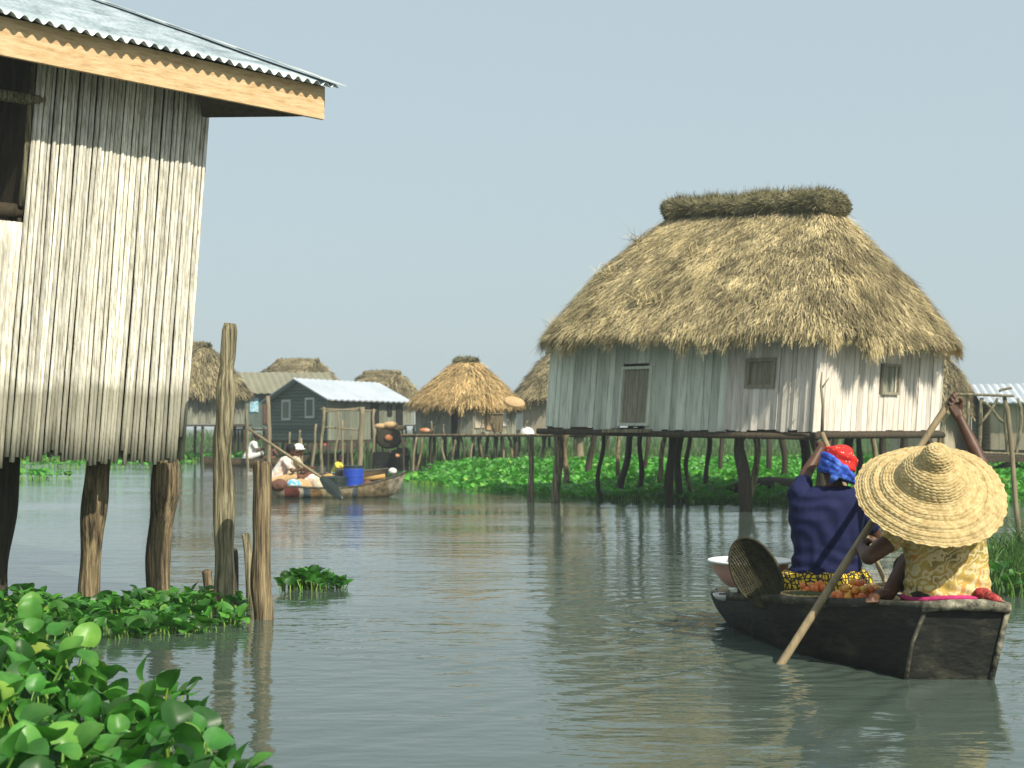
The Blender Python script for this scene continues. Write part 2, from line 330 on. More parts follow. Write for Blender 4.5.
def remesh(mb, name, material, parent, voxel=.006, smooth_it=6, folds=None, sm=.5, label=None):
    me = bpy.data.meshes.new('tmp'); me.from_pydata(mb.v, [], mb.f); me.update()
    ob = bpy.data.objects.new('tmp', me); COL.objects.link(ob)
    md = ob.modifiers.new('r', 'REMESH'); md.mode = 'VOXEL'; md.voxel_size = voxel
    m2 = ob.modifiers.new('s', 'SMOOTH'); m2.iterations = smooth_it; m2.factor = sm
    dg = bpy.context.evaluated_depsgraph_get(); dg.update()
    out = bpy.data.meshes.new_from_object(ob.evaluated_get(dg))
    bpy.data.objects.remove(ob); bpy.data.meshes.remove(me)
    org = world_loc(parent)
    n = len(out.vertices); V = np.zeros(n * 3); out.vertices.foreach_get('co', V); V = V.reshape(-1, 3)
    if folds:
        N = np.zeros(n * 3); out.vertices.foreach_get('normal', N); N = N.reshape(-1, 3)
        d = np.array([folds(Vector(p)) for p in V]); V = V + N * d[:, None]
    V = V - np.array(org)
    out.vertices.foreach_set('co', V.ravel()); out.polygons.foreach_set('use_smooth', [True] * len(out.polygons))
    out.materials.clear(); out.materials.append(M[material]); out.name = name; out.update()
    o = bpy.data.objects.new(name, out); COL.objects.link(o); o.parent = parent
    if label: o['label'] = label
    return o
def curve_pts(p0, p1, n, wob, seed):
    p0 = Vector(p0); p1 = Vector(p1); out = []
    L = (p1 - p0).length
    for i in range(n):
        t = i / (n - 1); p = p0.lerp(p1, t); e = math.sin(math.pi * t) ** .5 if 0 < t < 1 else 0
        p.x += wob * e * nz(seed * 3.3, t * L * .9, 0.5); p.y += wob * e * nz(seed * 3.3, t * L * .9, 7.5)
        out.append(p)
    return out
def post(p_top, p_bot, r0, r1, seed, n=10, rough=.3, wob=.12, seg=16):
    m = MB(); pts = curve_pts(p_bot, p_top, seg, wob, seed)
    m.tube(pts, [r0 + (r1 - r0) * i / (seg - 1) for i in range(seg)], n, rough, seed, 2.2)
    return m

# ------------------------------------------------------------------ WATER, LAND
def water():
    m = bpy.data.materials.new('lagoon_water'); m.use_nodes = True; n = m.node_tree.nodes; l = m.node_tree.links; b = n['Principled BSDF']
    b.inputs['Roughness'].default_value = .045; b.inputs['IOR'].default_value = 1.38; b.inputs['Specular IOR Level'].default_value = .5
    tc = n.new('ShaderNodeTexCoord')
    t0 = n.new('ShaderNodeTexNoise'); t0.inputs['Scale'].default_value = .12; l.new(tc.outputs['Object'], t0.inputs[0])
    r = n.new('ShaderNodeValToRGB'); r.color_ramp.elements[0].position = .35; r.color_ramp.elements[0].color = (.050, .074, .058, 1); r.color_ramp.elements[1].position = .65; r.color_ramp.elements[1].color = (.075, .100, .080, 1)
    l.new(t0.outputs[0], r.inputs[0]); l.new(r.outputs[0], b.inputs['Base Color'])
    def nt_(sx, sy, scl, det, rot=0):
        mp = n.new('ShaderNodeMapping'); mp.inputs['Scale'].default_value = (sx, sy, 1); mp.inputs['Rotation'].default_value = (0, 0, rot); l.new(tc.outputs['Object'], mp.inputs[0])
        t = n.new('ShaderNodeTexNoise'); t.inputs['Scale'].default_value = scl; t.inputs['Detail'].default_value = det; l.new(mp.outputs[0], t.inputs[0]); return t
    a = nt_(.55, 1.5, 2.2, 2, .15); c = nt_(.8, 1.5, 9, 2, -.2); d = nt_(.3, .8, .5, 1)
    # calm and rippled patches
    pm = nt_(.25, .5, .35, 2); mr = n.new('ShaderNodeMapRange'); mr.inputs['From Min'].default_value = .35; mr.inputs['From Max'].default_value = .65; mr.inputs['To Min'].default_value = .35; mr.inputs['To Max'].default_value = 1.2; l.new(pm.outputs[0], mr.inputs[0])
    s1 = n.new('ShaderNodeMath'); s1.operation = 'MULTIPLY'; s1.inputs[1].default_value = .018; l.new(a.outputs[0], s1.inputs[0])
    s2 = n.new('ShaderNodeMath'); s2.operation = 'MULTIPLY_ADD'; s2.inputs[1].default_value = .0052; l.new(c.outputs[0], s2.inputs[0]); l.new(s1.outputs[0], s2.inputs[2])
    s3 = n.new('ShaderNodeMath'); s3.operation = 'MULTIPLY'; l.new(s2.outputs[0], s3.inputs[0]); l.new(mr.outputs[0], s3.inputs[1])
    s4 = n.new('ShaderNodeMath'); s4.operation = 'MULTIPLY_ADD'; s4.inputs[1].default_value = .05; l.new(d.outputs[0], s4.inputs[0]); l.new(s3.outputs[0], s4.inputs[2])
    bb = n.new('ShaderNodeBump'); bb.inputs['Distance'].default_value = 1.0; bb.inputs['Strength'].default_value = .85; l.new(s4.outputs[0], bb.inputs['Height']); l.new(bb.outputs[0], b.inputs['Normal'])
    M['water'] = m
    # far sheet, with a finely meshed sheet near the canoe carrying its wake
    x0, x1, y0, y1 = -2.2, 5.0, 5.2, 13.4
    nx, ny = 300, 340
    X, Y = np.meshgrid(np.linspace(x0, x1, nx + 1), np.linspace(y0, y1, ny + 1))
    Z = np.zeros_like(X)
    def ring(cx, cy, wl, amp, fall, r0=0):
        rr = np.hypot(X - cx, Y - cy); return amp * np.sin(2 * np.pi * (rr - r0) / wl) * np.exp(-rr / fall) * np.clip(rr / .12, 0, 1)
    p = W(781, 664); Z += ring(p.x, p.y, .16, .008, .38)
    p = W(712, 612); Z += ring(p.x, p.y, .30, .006, 1.0)
    # V wake that leaves the bow and the stern
    for (cx, cy, dx, dy, amp) in ((1.5, 10.6, -.75, -1.0, .008), (1.9, 9.2, -.9, -.9, .010), (2.3, 8.1, -.55, -1.0, .010), (2.8, 8.2, 1.1, -.55, .012), (2.8, 8.6, 1.0, -.15, .010), (1.7, 9.8, -1.0, -.6, .008)):
        L = math.hypot(dx, dy); dx /= L; dy /= L
        s = (X - cx) * dx + (Y - cy) * dy; q = -(X - cx) * dy + (Y - cy) * dx
        Z += amp * np.exp(-(q / (.10 + .10 * np.clip(s, 0, 9))) ** 2) * np.cos(q / .045) * np.clip(s / .2, 0, 1) * np.exp(-np.clip(s, 0, 9) / 1.5)
    for (cx, cy) in ((W(222, 611)), (W(263, 619)))[:0]: pass
    ed = np.minimum.reduce([X - x0, x1 - X, Y - y0, y1 - Y]); Z *= np.clip(ed / .5, 0, 1)
    V = np.stack([X.ravel(), Y.ravel(), Z.ravel()], 1)
    i = np.arange(nx); j = np.arange(ny); I, J = np.meshgrid(i, j); a0 = (J * (nx + 1) + I).ravel()
    Q = np.stack([a0, a0 + 1, a0 + nx + 2, a0 + nx + 1], 1)
    # outer frame quads share the border
    O = np.array([[-900, -60, 0], [900, -60, 0], [900, 1800, 0], [-900, 1800, 0], [x0, y0, 0], [x1, y0, 0], [x1, y1, 0], [x0, y1, 0]], float)
    k = len(V); FQ = np.array([[0, 1, 5, 4], [1, 2, 6, 5], [2, 3, 7, 6], [3, 0, 4, 7]]) + k
    V = np.vstack([V, O]); Q = np.vstack([Q, FQ])
    fast_mesh('water', V, Q, np.full(len(V), .5), 'water', 'structure')
water()

# far marsh land behind the village (one low sheet to the horizon)
def land():
    m = MB(); n = 90; vs = []; fs = []
    for i in range(n + 1):
        x = -70 + 160 * i / n
        yb = 64 + 2.2 * nz(x * .12, 1, 1) * 2
        if x > 8: yb -= min(18, (x - 8) * 2.0)
        for (yy, z) in ((yb, -.12), (yb + .7, .07), (yb + 14, .16), (1700, .16)):
            vs.append(((x if yy < 1000 else x * 14), yy, z))
    for i in range(n):
        for k in range(3): fs.append((i * 4 + k, (i + 1) * 4 + k, (i + 1) * 4 + k + 1, i * 4 + k + 1))
    m.add(vs, fs); o = m.build('marsh_land', 'mud'); o['kind'] = 'structure'
land()

# ------------------------------------------------------------------ HYACINTH and GRASS
def leaf_template(hi=True):
    """a leaf of the water hyacinth: swollen stalk along +Z then a rounded cupped blade tilting along +Y; unit size: blade 1 long"""
    V = []; Q = []
    nu, nv = (8, 7) if hi else (2, 3)
    for j in range(nv + 1):
        t = j / nv
        wd = .50 * math.sin(math.pi * (.10 + .86 * t) ** .78) ** .62 if t < 1 else .05
        for i in range(nu + 1):
            s = i / nu * 2 - 1
            x = wd * s; y = t * .95 ; z = .17 * abs(s) ** 1.3 * (wd / .5) - .14 * t * t + .08 * math.sin(3.1 * t) + .02 * math.sin(9 * t + 2 * s)
            V.append((x, y, z))
    for j in range(nv):
        for i in range(nu):
            a = j * (nu + 1) + i; Q.append((a, a + 1, a + nu + 2, a + nu + 1))
    return np.array(V), np.array(Q)
LV, LQ = leaf_template(True); LV2, LQ2 = leaf_template(False)
def hyacinth(name, pts, size, hgt, hi=True, tintf=None, mt='leaf', flowers=0, parent=None, kind='stuff', lean=(10, 75), seed=1, drop=0.0):
    """pts: (x, y) base positions; one leaf with a stalk each"""
    g = np.random.default_rng(seed); lv, lq = (LV, LQ) if hi else (LV2, LQ2)
    VV = []; QQ = []; TT = []; off = 0
    sn = 6 if hi else 3
    for (x, y) in pts:
        h = hgt(x, y) if callable(hgt) else hgt
        h *= g.uniform(.55, 1.15); s = size * g.uniform(.65, 1.2)
        az = g.uniform(0, 2 * math.pi); tilt = R(g.uniform(*lean)); out = g.uniform(.1, .5) * h
        top = np.array([x + math.cos(az) * out, y + math.sin(az) * out, h]); base = np.array([x, y, -.02 + drop])
        # blade frame: forward direction rises by (90 - tilt)
        fw = np.array([math.cos(az) * math.sin(tilt), math.sin(az) * math.sin(tilt), math.cos(tilt)])
        sd = np.array([-math.sin(az), math.cos(az), 0.0]); roll = g.uniform(-.5, .5)
        up = np.cross(sd, fw); sd2 = sd * math.cos(roll) + up * math.sin(roll); up2 = np.cross(sd2, fw)
        c = lv[:, :1] * sd2 * s + lv[:, 1:2] * fw * s - lv[:, 2:3] * up2 * s + top
        t = g.uniform(0, 1)
        if g.random() < .04: t = g.uniform(1.2, 1.7)
        VV.append(c); QQ.append(lq + off); TT.append(np.full(len(c), t)); off += len(c)
        # stalk
        mid = (base + top) / 2 + np.array([math.cos(az), math.sin(az), 0]) * -.08 * h; rs = .055 * s
        ring = []
        for k, (q, rr) in enumerate(((base, rs * 1.5), (mid, rs * 1.3), (top, rs * .7))):
            for a in range(sn): th = 2 * math.pi * a / sn; ring.append(q + np.array([math.cos(th), math.sin(th), 0]) * rr)
        ring = np.array(ring); VV.append(ring); TT.append(np.full(len(ring), 1.25 + .3 * g.random()))
        q = [(k * sn + a, k * sn + (a + 1) % sn, (k + 1) * sn + (a + 1) % sn, (k + 1) * sn + a) for k in range(2) for a in range(sn)]
        QQ.append(np.array(q) + off); off += len(ring)
    return fast_mesh(name, np.vstack(VV), np.vstack(QQ), np.concatenate(TT), mt, kind, parent=parent)
def inside(poly, x, y):
    c = False; n = len(poly); j = n - 1
    for i in range(n):
        if (poly[i][1] > y) != (poly[j][1] > y) and x < (poly[j][0] - poly[i][0]) * (y - poly[i][1]) / (poly[j][1] - poly[i][1]) + poly[i][0]: c = not c
        j = i
    return c
def scatter(poly, density, seed, gap=0.0, gs=1.0):
    g = np.random.default_rng(seed); xs = [p[0] for p in poly]; ys = [p[1] for p in poly]
    A = (max(xs) - min(xs)) * (max(ys) - min(ys)); out = []
    for _ in range(int(A * density)):
        x = g.uniform(min(xs), max(xs)); y = g.uniform(min(ys), max(ys))
        e = .5 * nz(x, y, seed, 1.3 * gs)
        if inside(poly, x + e * .5, y + e * .5) and nz(x, y, 5 + seed, .9 * gs) > gap - .5: out.append((x, y))
    return out
Wp = lambda px, py: tuple(W(px, py))[:2]
def grassy(name, pts, hgt, wd, mt='grass', parent=None, kind='stuff', seed=3, z0=0.0, bend=.35):
    g = np.random.default_rng(seed); VV = []; QQ = []; TT = []; off = 0
    for (x, y) in pts:
        h = (hgt(x, y) if callable(hgt) else hgt) * g.uniform(.45, 1.15); az = g.uniform(0, 6.283); bd = g.uniform(.1, 1) * bend * h; w_ = wd * g.uniform(.6, 1.3)
        sd = np.array([-math.sin(az + 1.2), math.cos(az + 1.2), 0]); d = np.array([math.cos(az), math.sin(az), 0])
        b = np.array([x, y, z0 - .02]); rows = []
        for t, wq in ((0, .8), (.4, 1), (.75, .7), (1, .08)):
            c = b + np.array([0, 0, h * (t - .15 * t * t)]) + d * bd * t * t; rows += [c - sd * w_ * wq, c + sd * w_ * wq]
        VV.append(np.array(rows)); TT.append(np.full(8, g.uniform(0, 1.1)))
        QQ.append(np.array([(0, 1, 3, 2), (2, 3, 5, 4), (4, 5, 7, 6)]) + off); off += 8
    return fast_mesh(name, np.vstack(VV), np.vstack(QQ), np.concatenate(TT), mt, kind, parent=parent)

# near bed, bottom left
near_poly = [(-4.2, 3.6), (-.95, 4.0), (-1.14, 5.9), (-1.32, 6.4), (-1.85, 6.7), (-2.3, 7.3), (-2.9, 8.0), (-4.2, 8.6)]
def near_h(x, y): return .15 + .20 * max(0, min(1, (-1.2 - x) / .9)) + .07 * nz(x, y, 0, 2.0)
hyacinth('water_hyacinth_bed', scatter(near_poly, 175, 11), .118, near_h, lean=(0, 85), seed=5)
# bed around the stilts of the near house
mid_poly = [Wp(-60, 648), Wp(100, 640), Wp(200, 634), Wp(258, 623), Wp(250, 614), Wp(225, 609), Wp(150, 608), Wp(20, 604), Wp(-60, 604)]
hyacinth('water_hyacinth_strip', scatter(mid_poly, 150, 12) + scatter([Wp(-60, 622), Wp(20, 618), Wp(150, 618), Wp(180, 603), Wp(-60, 601)], 90, 19), .10, lambda x, y: .02 + .09 * max(0, nz(x, y, 3, 1.4) + .35), lean=(15, 88), seed=6)
# stray leaves reaching out at the right end of the near bed
# small floating clump
cp = W(306, 588)
cl = thing('floating_hyacinth_clump', cp, 'small green clump of water hyacinth floating alone right of the wooden poles', 'plant')
g = np.random.default_rng(4)
pts = [(cp.x + g.normal(0, .13) + .02, cp.y + g.normal(0, .12)) for _ in range(120)] + [(cp.x + .15 + g.uniform(-.1, .2), cp.y + g.normal(0, .05)) for _ in range(25)]
hyacinth('foliage', pts, .088, lambda x, y: .105 * math.exp(-((x - cp.x) / .25) ** 2) + .01, lean=(15, 88), seed=7, kind=None, parent=cl)
# big bed across the channel, running behind the stilts of the thatched house
far_poly = [Wp(388, 478), Wp(420, 484), Wp(500, 492), Wp(600, 500), Wp(700, 503), Wp(830, 503), Wp(1000, 503), Wp(1100, 503), (26, 34), (24, 46), (9, 50), (2, 50), (-1.2, 46.5)]
fpts = scatter(far_poly, 75, 13)
hyacinth('water_hyacinth_field', fpts, .135, lambda x, y: .06 + min(.26, .10 * max(0, y - (28.5 + max(0, 4 - x) * 2.0))) + .12 * nz(x, y, 0, .6), hi=False, mt='leaf_far', lean=(10, 80), seed=8)
# taller grass at the back of that bed
grassy('marsh_grass_fringe', scatter([(-2.5, 47.5), (-1, 45.5), (3, 46), (10, 45), (22, 41), (24, 48), (10, 53), (-3, 53)], 24, 21), lambda x, y: .45 + .2 * nz(x, y, 0, .5), .02, seed=9)
grassy('village_undergrowth', scatter([(-6, 53), (4, 51), (14, 47), (26, 42), (40, 44), (40, 62), (-6, 66)], 26, 33), lambda x, y: .75 + .35 * nz(x, y, 0, .3), .022, seed=19)
grassy('far_scrub', [(gq_.uniform(-60, 60), gq_.uniform(88, 112)) for gq_ in [random.Random(5)] for _ in range(9000)], lambda x, y: 1.1 + .5 * nz(x, y, 0, .12), .07, seed=29)
# left far beds seen between the stilts
hyacinth('hyacinth_drift', scatter([(-17.5, 40), (-12.6, 39.2), (-11.9, 40.6), (-14.5, 41.6), (-18, 43)], 22, 15, .1) + scatter([(-19, 51), (-11.4, 51), (-11.6, 52.2), (-19, 53)], 12, 16, .1), .2, .13, hi=False, mt='leaf_far', lean=(30, 85), seed=10)
bank = scatter([(-26, 62), (-14, 61), (-7, 60), (2, 58), (2, 64), (-26, 76)], 34, 17)
grassy('bank_grass', bank, lambda x, y: .40 + .25 * nz(x, y, 0, .4) + .02 * max(0, y - 62), .022, seed=11)
hyacinth('bank_hyacinth', scatter([(-26, 60), (-14, 59.5), (-8.5, 58), (-4.2, 56), (-4, 60), (-26, 63)], 22, 18), .22, .22, hi=False, mt='leaf_far', seed=12)
# right bank grass, near
gp = [Wp(975, 590), Wp(1000, 596), Wp(1050, 600), Wp(1110, 600), (6.4, 15.2), (5.0, 15.0), (4.35, 14.0), Wp(975, 582)]
grassy('right_bank_grass', scatter(gp, 520, 22), lambda x, y: .34 + .16 * max(0, (x - 4.0)) + .12 * nz(x, y, 1, 1.5), .008, seed=13, bend=.7)
hyacinth('right_bank_hyacinth', scatter(gp, 60, 23), .10, .16, lean=(20, 85), seed=14)
grassy('tall_reed_tuft', [(5.1 + random.gauss(0, .25), 14.2 + random.gauss(0, .3)) for _ in range(110)], .62, .007, seed=15, bend=.5)

# ------------------------------------------------------------------ NEAR REED HOUSE (left)
u = Vector((.735, .678, 0)).normalized(); nb = Vector((-u.y, u.x, 0))
E = Vector((-1.58, 11.94, 0)); OV = .50
Wc = E + nb * OV - u * .86       # right front corner of the wall
house = thing('reed_house', (Wc.x - u.x * 1.5, Wc.y - u.y * 1.5, 0), 'near stilt house of upright pale palm stalks under a corrugated metal roof', 'house')
def wl(k, z, d=0):   # point k metres left of the corner, height z, d outwards
    lean = (z - 2.7) * .075
    return Wc - u * k - nb * d + u * lean + Vector((0, 0, z))
m = MB(); k = 0.0; g = random.Random(3)
while k < 1.45:
    wd = g.uniform(.024, .040); zb = 1.14 + g.uniform(-.03, .02) + (.03 if k > .9 else 0)
    if g.random() < .12: zb += g.uniform(.02, .10)
    if k < .06: zb = 1.30 + k
    zt = 4.42; rr = wd * .52; dd = g.uniform(-.008, .014); wob = g.uniform(-.006, .006)
    pts = []
    for i in range(14):
        t = i / 13; z = zb + (zt - zb) * t
        pts.append(wl(k + wd / 2 + wob * math.sin(t * 5 + g.random()), z, dd + .006 * math.sin(7 * t + k * 9)))
    m.tube(pts, [rr * (1 - .12 * i / 13) for i in range(14)], 7, .10, k * 10, 3, tint=g.uniform(.1, .95))
    k += wd
part(m, 'wall', 'reed', house, True)
m = MB(); k = 1.47
while k < 5.5:      # low wall under the window opening
    wd = g.uniform(.034, .050); zb = 1.13 + g.uniform(-.03, .02)
    m.tube([wl(k + wd / 2, zb + (2.93 - zb) * i / 8, -.05 + .004 * math.sin(i)) for i in range(9)], wd * .6, 6, .1, k * 10, 3, tint=g.uniform(.1, .9)); k += wd
for q in (.05, .35, .7, 1.05, 1.4):   # end wall, seen only from the side
    pass
n_ = int(3.6 / .045)
for i in range(n_):
    b0 = Wc + nb * (.04 + i * .045)
    m.tube([b0 + u * ((z - 2.7) * .075) + Vector((0, 0, z)) for z in (1.15 + g.uniform(-.03, .03), 2.2, 3.2, 4.33 + i * .045 * .38)], .027, 5, tint=g.uniform(.1, .9))
part(m, 'side_wall', 'reed', house, True)
# floor, back and partition are dark boards
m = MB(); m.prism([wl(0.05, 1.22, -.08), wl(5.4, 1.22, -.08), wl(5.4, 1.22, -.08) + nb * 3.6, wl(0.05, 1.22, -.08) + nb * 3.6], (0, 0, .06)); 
m.prism([wl(0.03, 1.22, -.045), wl(1.46, 1.22, -.045), wl(1.46, 4.40, -.045), wl(0.03, 4.40, -.045)], nb * .02)  # added dark backing, shuts the slits between the reeds against the sky
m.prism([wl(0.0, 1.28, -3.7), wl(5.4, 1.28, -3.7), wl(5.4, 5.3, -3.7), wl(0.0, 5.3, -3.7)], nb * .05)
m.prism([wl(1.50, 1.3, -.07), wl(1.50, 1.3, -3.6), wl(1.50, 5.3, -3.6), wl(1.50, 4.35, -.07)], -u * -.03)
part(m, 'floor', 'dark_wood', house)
m = MB(); m.tube([wl(1.4, 3.86, -.02), wl(5.4, 3.80, -.02)], .045, 8, .1)
part(m, 'lintel_pole', 'post', house, True)
m = MB(); m.tube([wl(1.4, 3.02, -.10), wl(5.4, 3.0, -.10)], .06, 8, .1); part(m, 'window_sill', 'dark_wood', house, True)
m = MB(); m.tube([wl(1.5, 3.05, -.03), wl(1.49, 4.4, -.03)], .022, 8, .2); part(m, 'door_jamb', 'post', house, True)
# roof: corrugated sheets rising 21 degrees away from the eave
zE = 4.26; SL = math.tan(R(21))
def rf(a, d, dz=0):   # a metres left of the eave's end, d metres up-slope
    return E - u * a + nb * d + Vector((0, 0, zE + d * SL + dz + a * .022))
m = MB()
na = 620; nd = 12
def fn(p, q):
    a = -.10 + p * 7.0; d = -.10 + q * 4.9
    return rf(a, d, .018 * math.sin(a * 2 * math.pi / .092) + .012 * nz(a, d, 1, 1.2) + (.03 if int(a / .9) % 2 else 0) * .3)
m.grid(fn, na, nd)
def fn2(p, q):
    a = -.10 + p * 7.0; d = 4.8 + q * 3.3
    return E - u * a + nb * d + Vector((0, 0, zE + 4.8 * SL + .03 - (d - 4.8) * SL + .018 * math.sin(a * 2 * math.pi / .092) + a * .022))
m.grid(fn2, na, 6)
rfo = part(m, 'roof', 'zinc', house, True)
sm_ = rfo.modifiers.new('t', 'SOLIDIFY'); sm_.thickness = .004
m = MB()   # ridge of flat sheets along the verge, overlapping
for i, d in enumerate(np.arange(-.12, 4.6, .62)):
    a = rf(.10, d, .045 + .01 * (i % 2)); b = rf(-.17, d, .025); c = rf(-.17, d + .66, .032); e = rf(.10, d + .66, .052)
    m.prism([a, b, c, e], (0, 0, .006), tint=.3 + .1 * i)
part(m, 'verge_flashing', 'frame_white', rfo)
m = MB()
m.prism([rf(-.03, 0, -.03), rf(7, 0, -.03), rf(7, 0, -.31), rf(-.03, 0, -.30)], nb * .035)
fb_ = part(m, 'fascia_board', 'fascia', house)
m = MB()
for q in (0, .001):
    pass
m.prism([rf(-.06, .035, -.03), rf(-.06, 4.8, -.03), rf(-.06, 4.8, -.20), rf(-.06, .035, -.20)], -u * .03)
part(m, 'barge_board', 'post', house)
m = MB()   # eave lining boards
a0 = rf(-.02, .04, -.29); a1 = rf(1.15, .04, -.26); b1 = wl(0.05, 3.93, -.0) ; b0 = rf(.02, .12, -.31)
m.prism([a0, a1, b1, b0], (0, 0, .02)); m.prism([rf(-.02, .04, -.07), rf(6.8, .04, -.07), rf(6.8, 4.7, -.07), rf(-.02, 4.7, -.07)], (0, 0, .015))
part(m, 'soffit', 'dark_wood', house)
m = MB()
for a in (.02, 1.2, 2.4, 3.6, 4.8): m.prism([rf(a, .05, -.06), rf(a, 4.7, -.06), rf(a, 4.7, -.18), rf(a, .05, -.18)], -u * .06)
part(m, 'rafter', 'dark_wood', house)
# stilts
for (px, pyb, px2, r0, r1, mt, sd, d) in ((88, 602, 100, .088, .10, 'post_brown', 3.1, 0), (169, 595, 163, .088, .105, 'post_brown', 5.2, 0), (-6, 600, 3, .08, .10, 'post_dark', 9.0, 0)):
    b = W(px, pyb); t = P(px2, 452, b.y); t.z = 1.22
    b.z = -.7
    part(post(t, b, r0, r1, sd, 14, .42, .10, 22), 'stilt', mt, house, True)
for (a, d) in ((.4, 2.2), (1.9, 2.4), (3.2, .4), (4.6, .5), (.3, 3.5), (3.4, 3.3)):
    t = Wc - u * a + nb * d + Vector((0, 0, 1.2)); b = t + Vector((random.uniform(-.1, .1), 0, -1.9))
    if a < 2.4: continue
    part(post(t, b, .07, .07, a, 9), 'stilt', 'post_dark', house, True)

# free poles beside it
def pole(pxb, pyb, pxt, pyt, wpx0, wpx1, mt, label, sd, rough=.35, cat='pole', wob=.1, dy=0, n=16, notch=False):
    b = W(pxb, pyb); t = P(pxt, pyt, b.y + dy); s = b.y / F
    b2 = b - (t - b).normalized() * .7
    mm = MB(); seg = 44; pts = curve_pts(b2, t, seg, wob, sd); rr = []
    for i in range(seg):
        q = i / (seg - 1); r = (wpx0 * (1 - q) + wpx1 * q) * s / 2
        if notch:
            z = pts[i].z
            r *= 1 - .18 * math.exp(-((z - 1.86) / .05) ** 2) + .13 * math.exp(-((z - 1.66) / .10) ** 2)
        rr.append(r)
    # weathered, uneven cut at the top
    rr[-1] *= .80; pts[-1] = pts[-1] + Vector((0, 0, -.01))
    mm.tube(pts, rr, n, rough, sd, 2.6)
    return solo(mm, 'wooden_pole', mt, (b.x, b.y, 0), label, cat, None, True)
pole(221, 611, 230, 322, 24, 15, 'post', 'tallest weathered pole with a notched side, standing in water by the near house', 1.7, .32, wob=.05, notch=True)
pole(263, 619, 262, 460, 22, 18, 'post_brown', 'thick brown pole cut off below head height, rightmost of the near group', 4.4, .38, wob=.04)
pole(249, 607, 245, 532, 9, 9, 'post', 'thin short pole standing between the two thick poles', 6.2, .3, wob=.03)
pole(209, 603, 206, 569, 10, 9, 'post_brown', 'short rotten stump leaning against the left of the tallest pole', 7.7, .4, wob=.03)
pole(236, 606, 234, 548, 8, 6, 'post_dark', 'dark thin stake close behind the tallest pole', 8.3, .3, wob=.03, dy=.1)

# ------------------------------------------------------------------ THATCH
class Roof:
    """hipped roof: ridge segment to a rounded eave outline"""
    def __init__(s, c, ax, la, lb, ridge, ze, zr, bulge=.1, p=4.0, rw=.12, tilt=0.0, off=0.0):
        s.c = Vector(c); s.a = Vector((ax[0], ax[1], 0)).normalized(); s.b = Vector((-s.a.y, s.a.x, 0))
        s.la, s.lb, s.ridge, s.ze, s.zr, s.bulge, s.p, s.rw, s.tilt, s.off = la, lb, ridge, ze, zr, bulge, p, rw, tilt, off
    def at(s, t, q):    # t angle 0..1, q 0 ridge .. 1 eave
        th = 2 * math.pi * t; c_, s_ = math.cos(th), math.sin(th)
        k = (abs(c_) ** s.p + abs(s_) ** s.p) ** (-1 / s.p)
        ea = s.la * c_ * k; eb = s.lb * s_ * k
        ra = max(-s.ridge, min(s.ridge, ea * s.ridge / s.la * 1.25)) + s.off; rb = s.rw * s_
        f = q + s.bulge * math.sin(math.pi * q) * .9
        A = ra + (ea - ra) * f; B = rb + (eb - rb) * f
        z = s.zr + (s.ze - s.zr) * q
        z += .07 * nz(A * .9, B * .9, z, 1) + s.tilt * A * (2.4 - 1.4 * q)
        return s.c + s.a * A + s.b * B + Vector((0, 0, z))
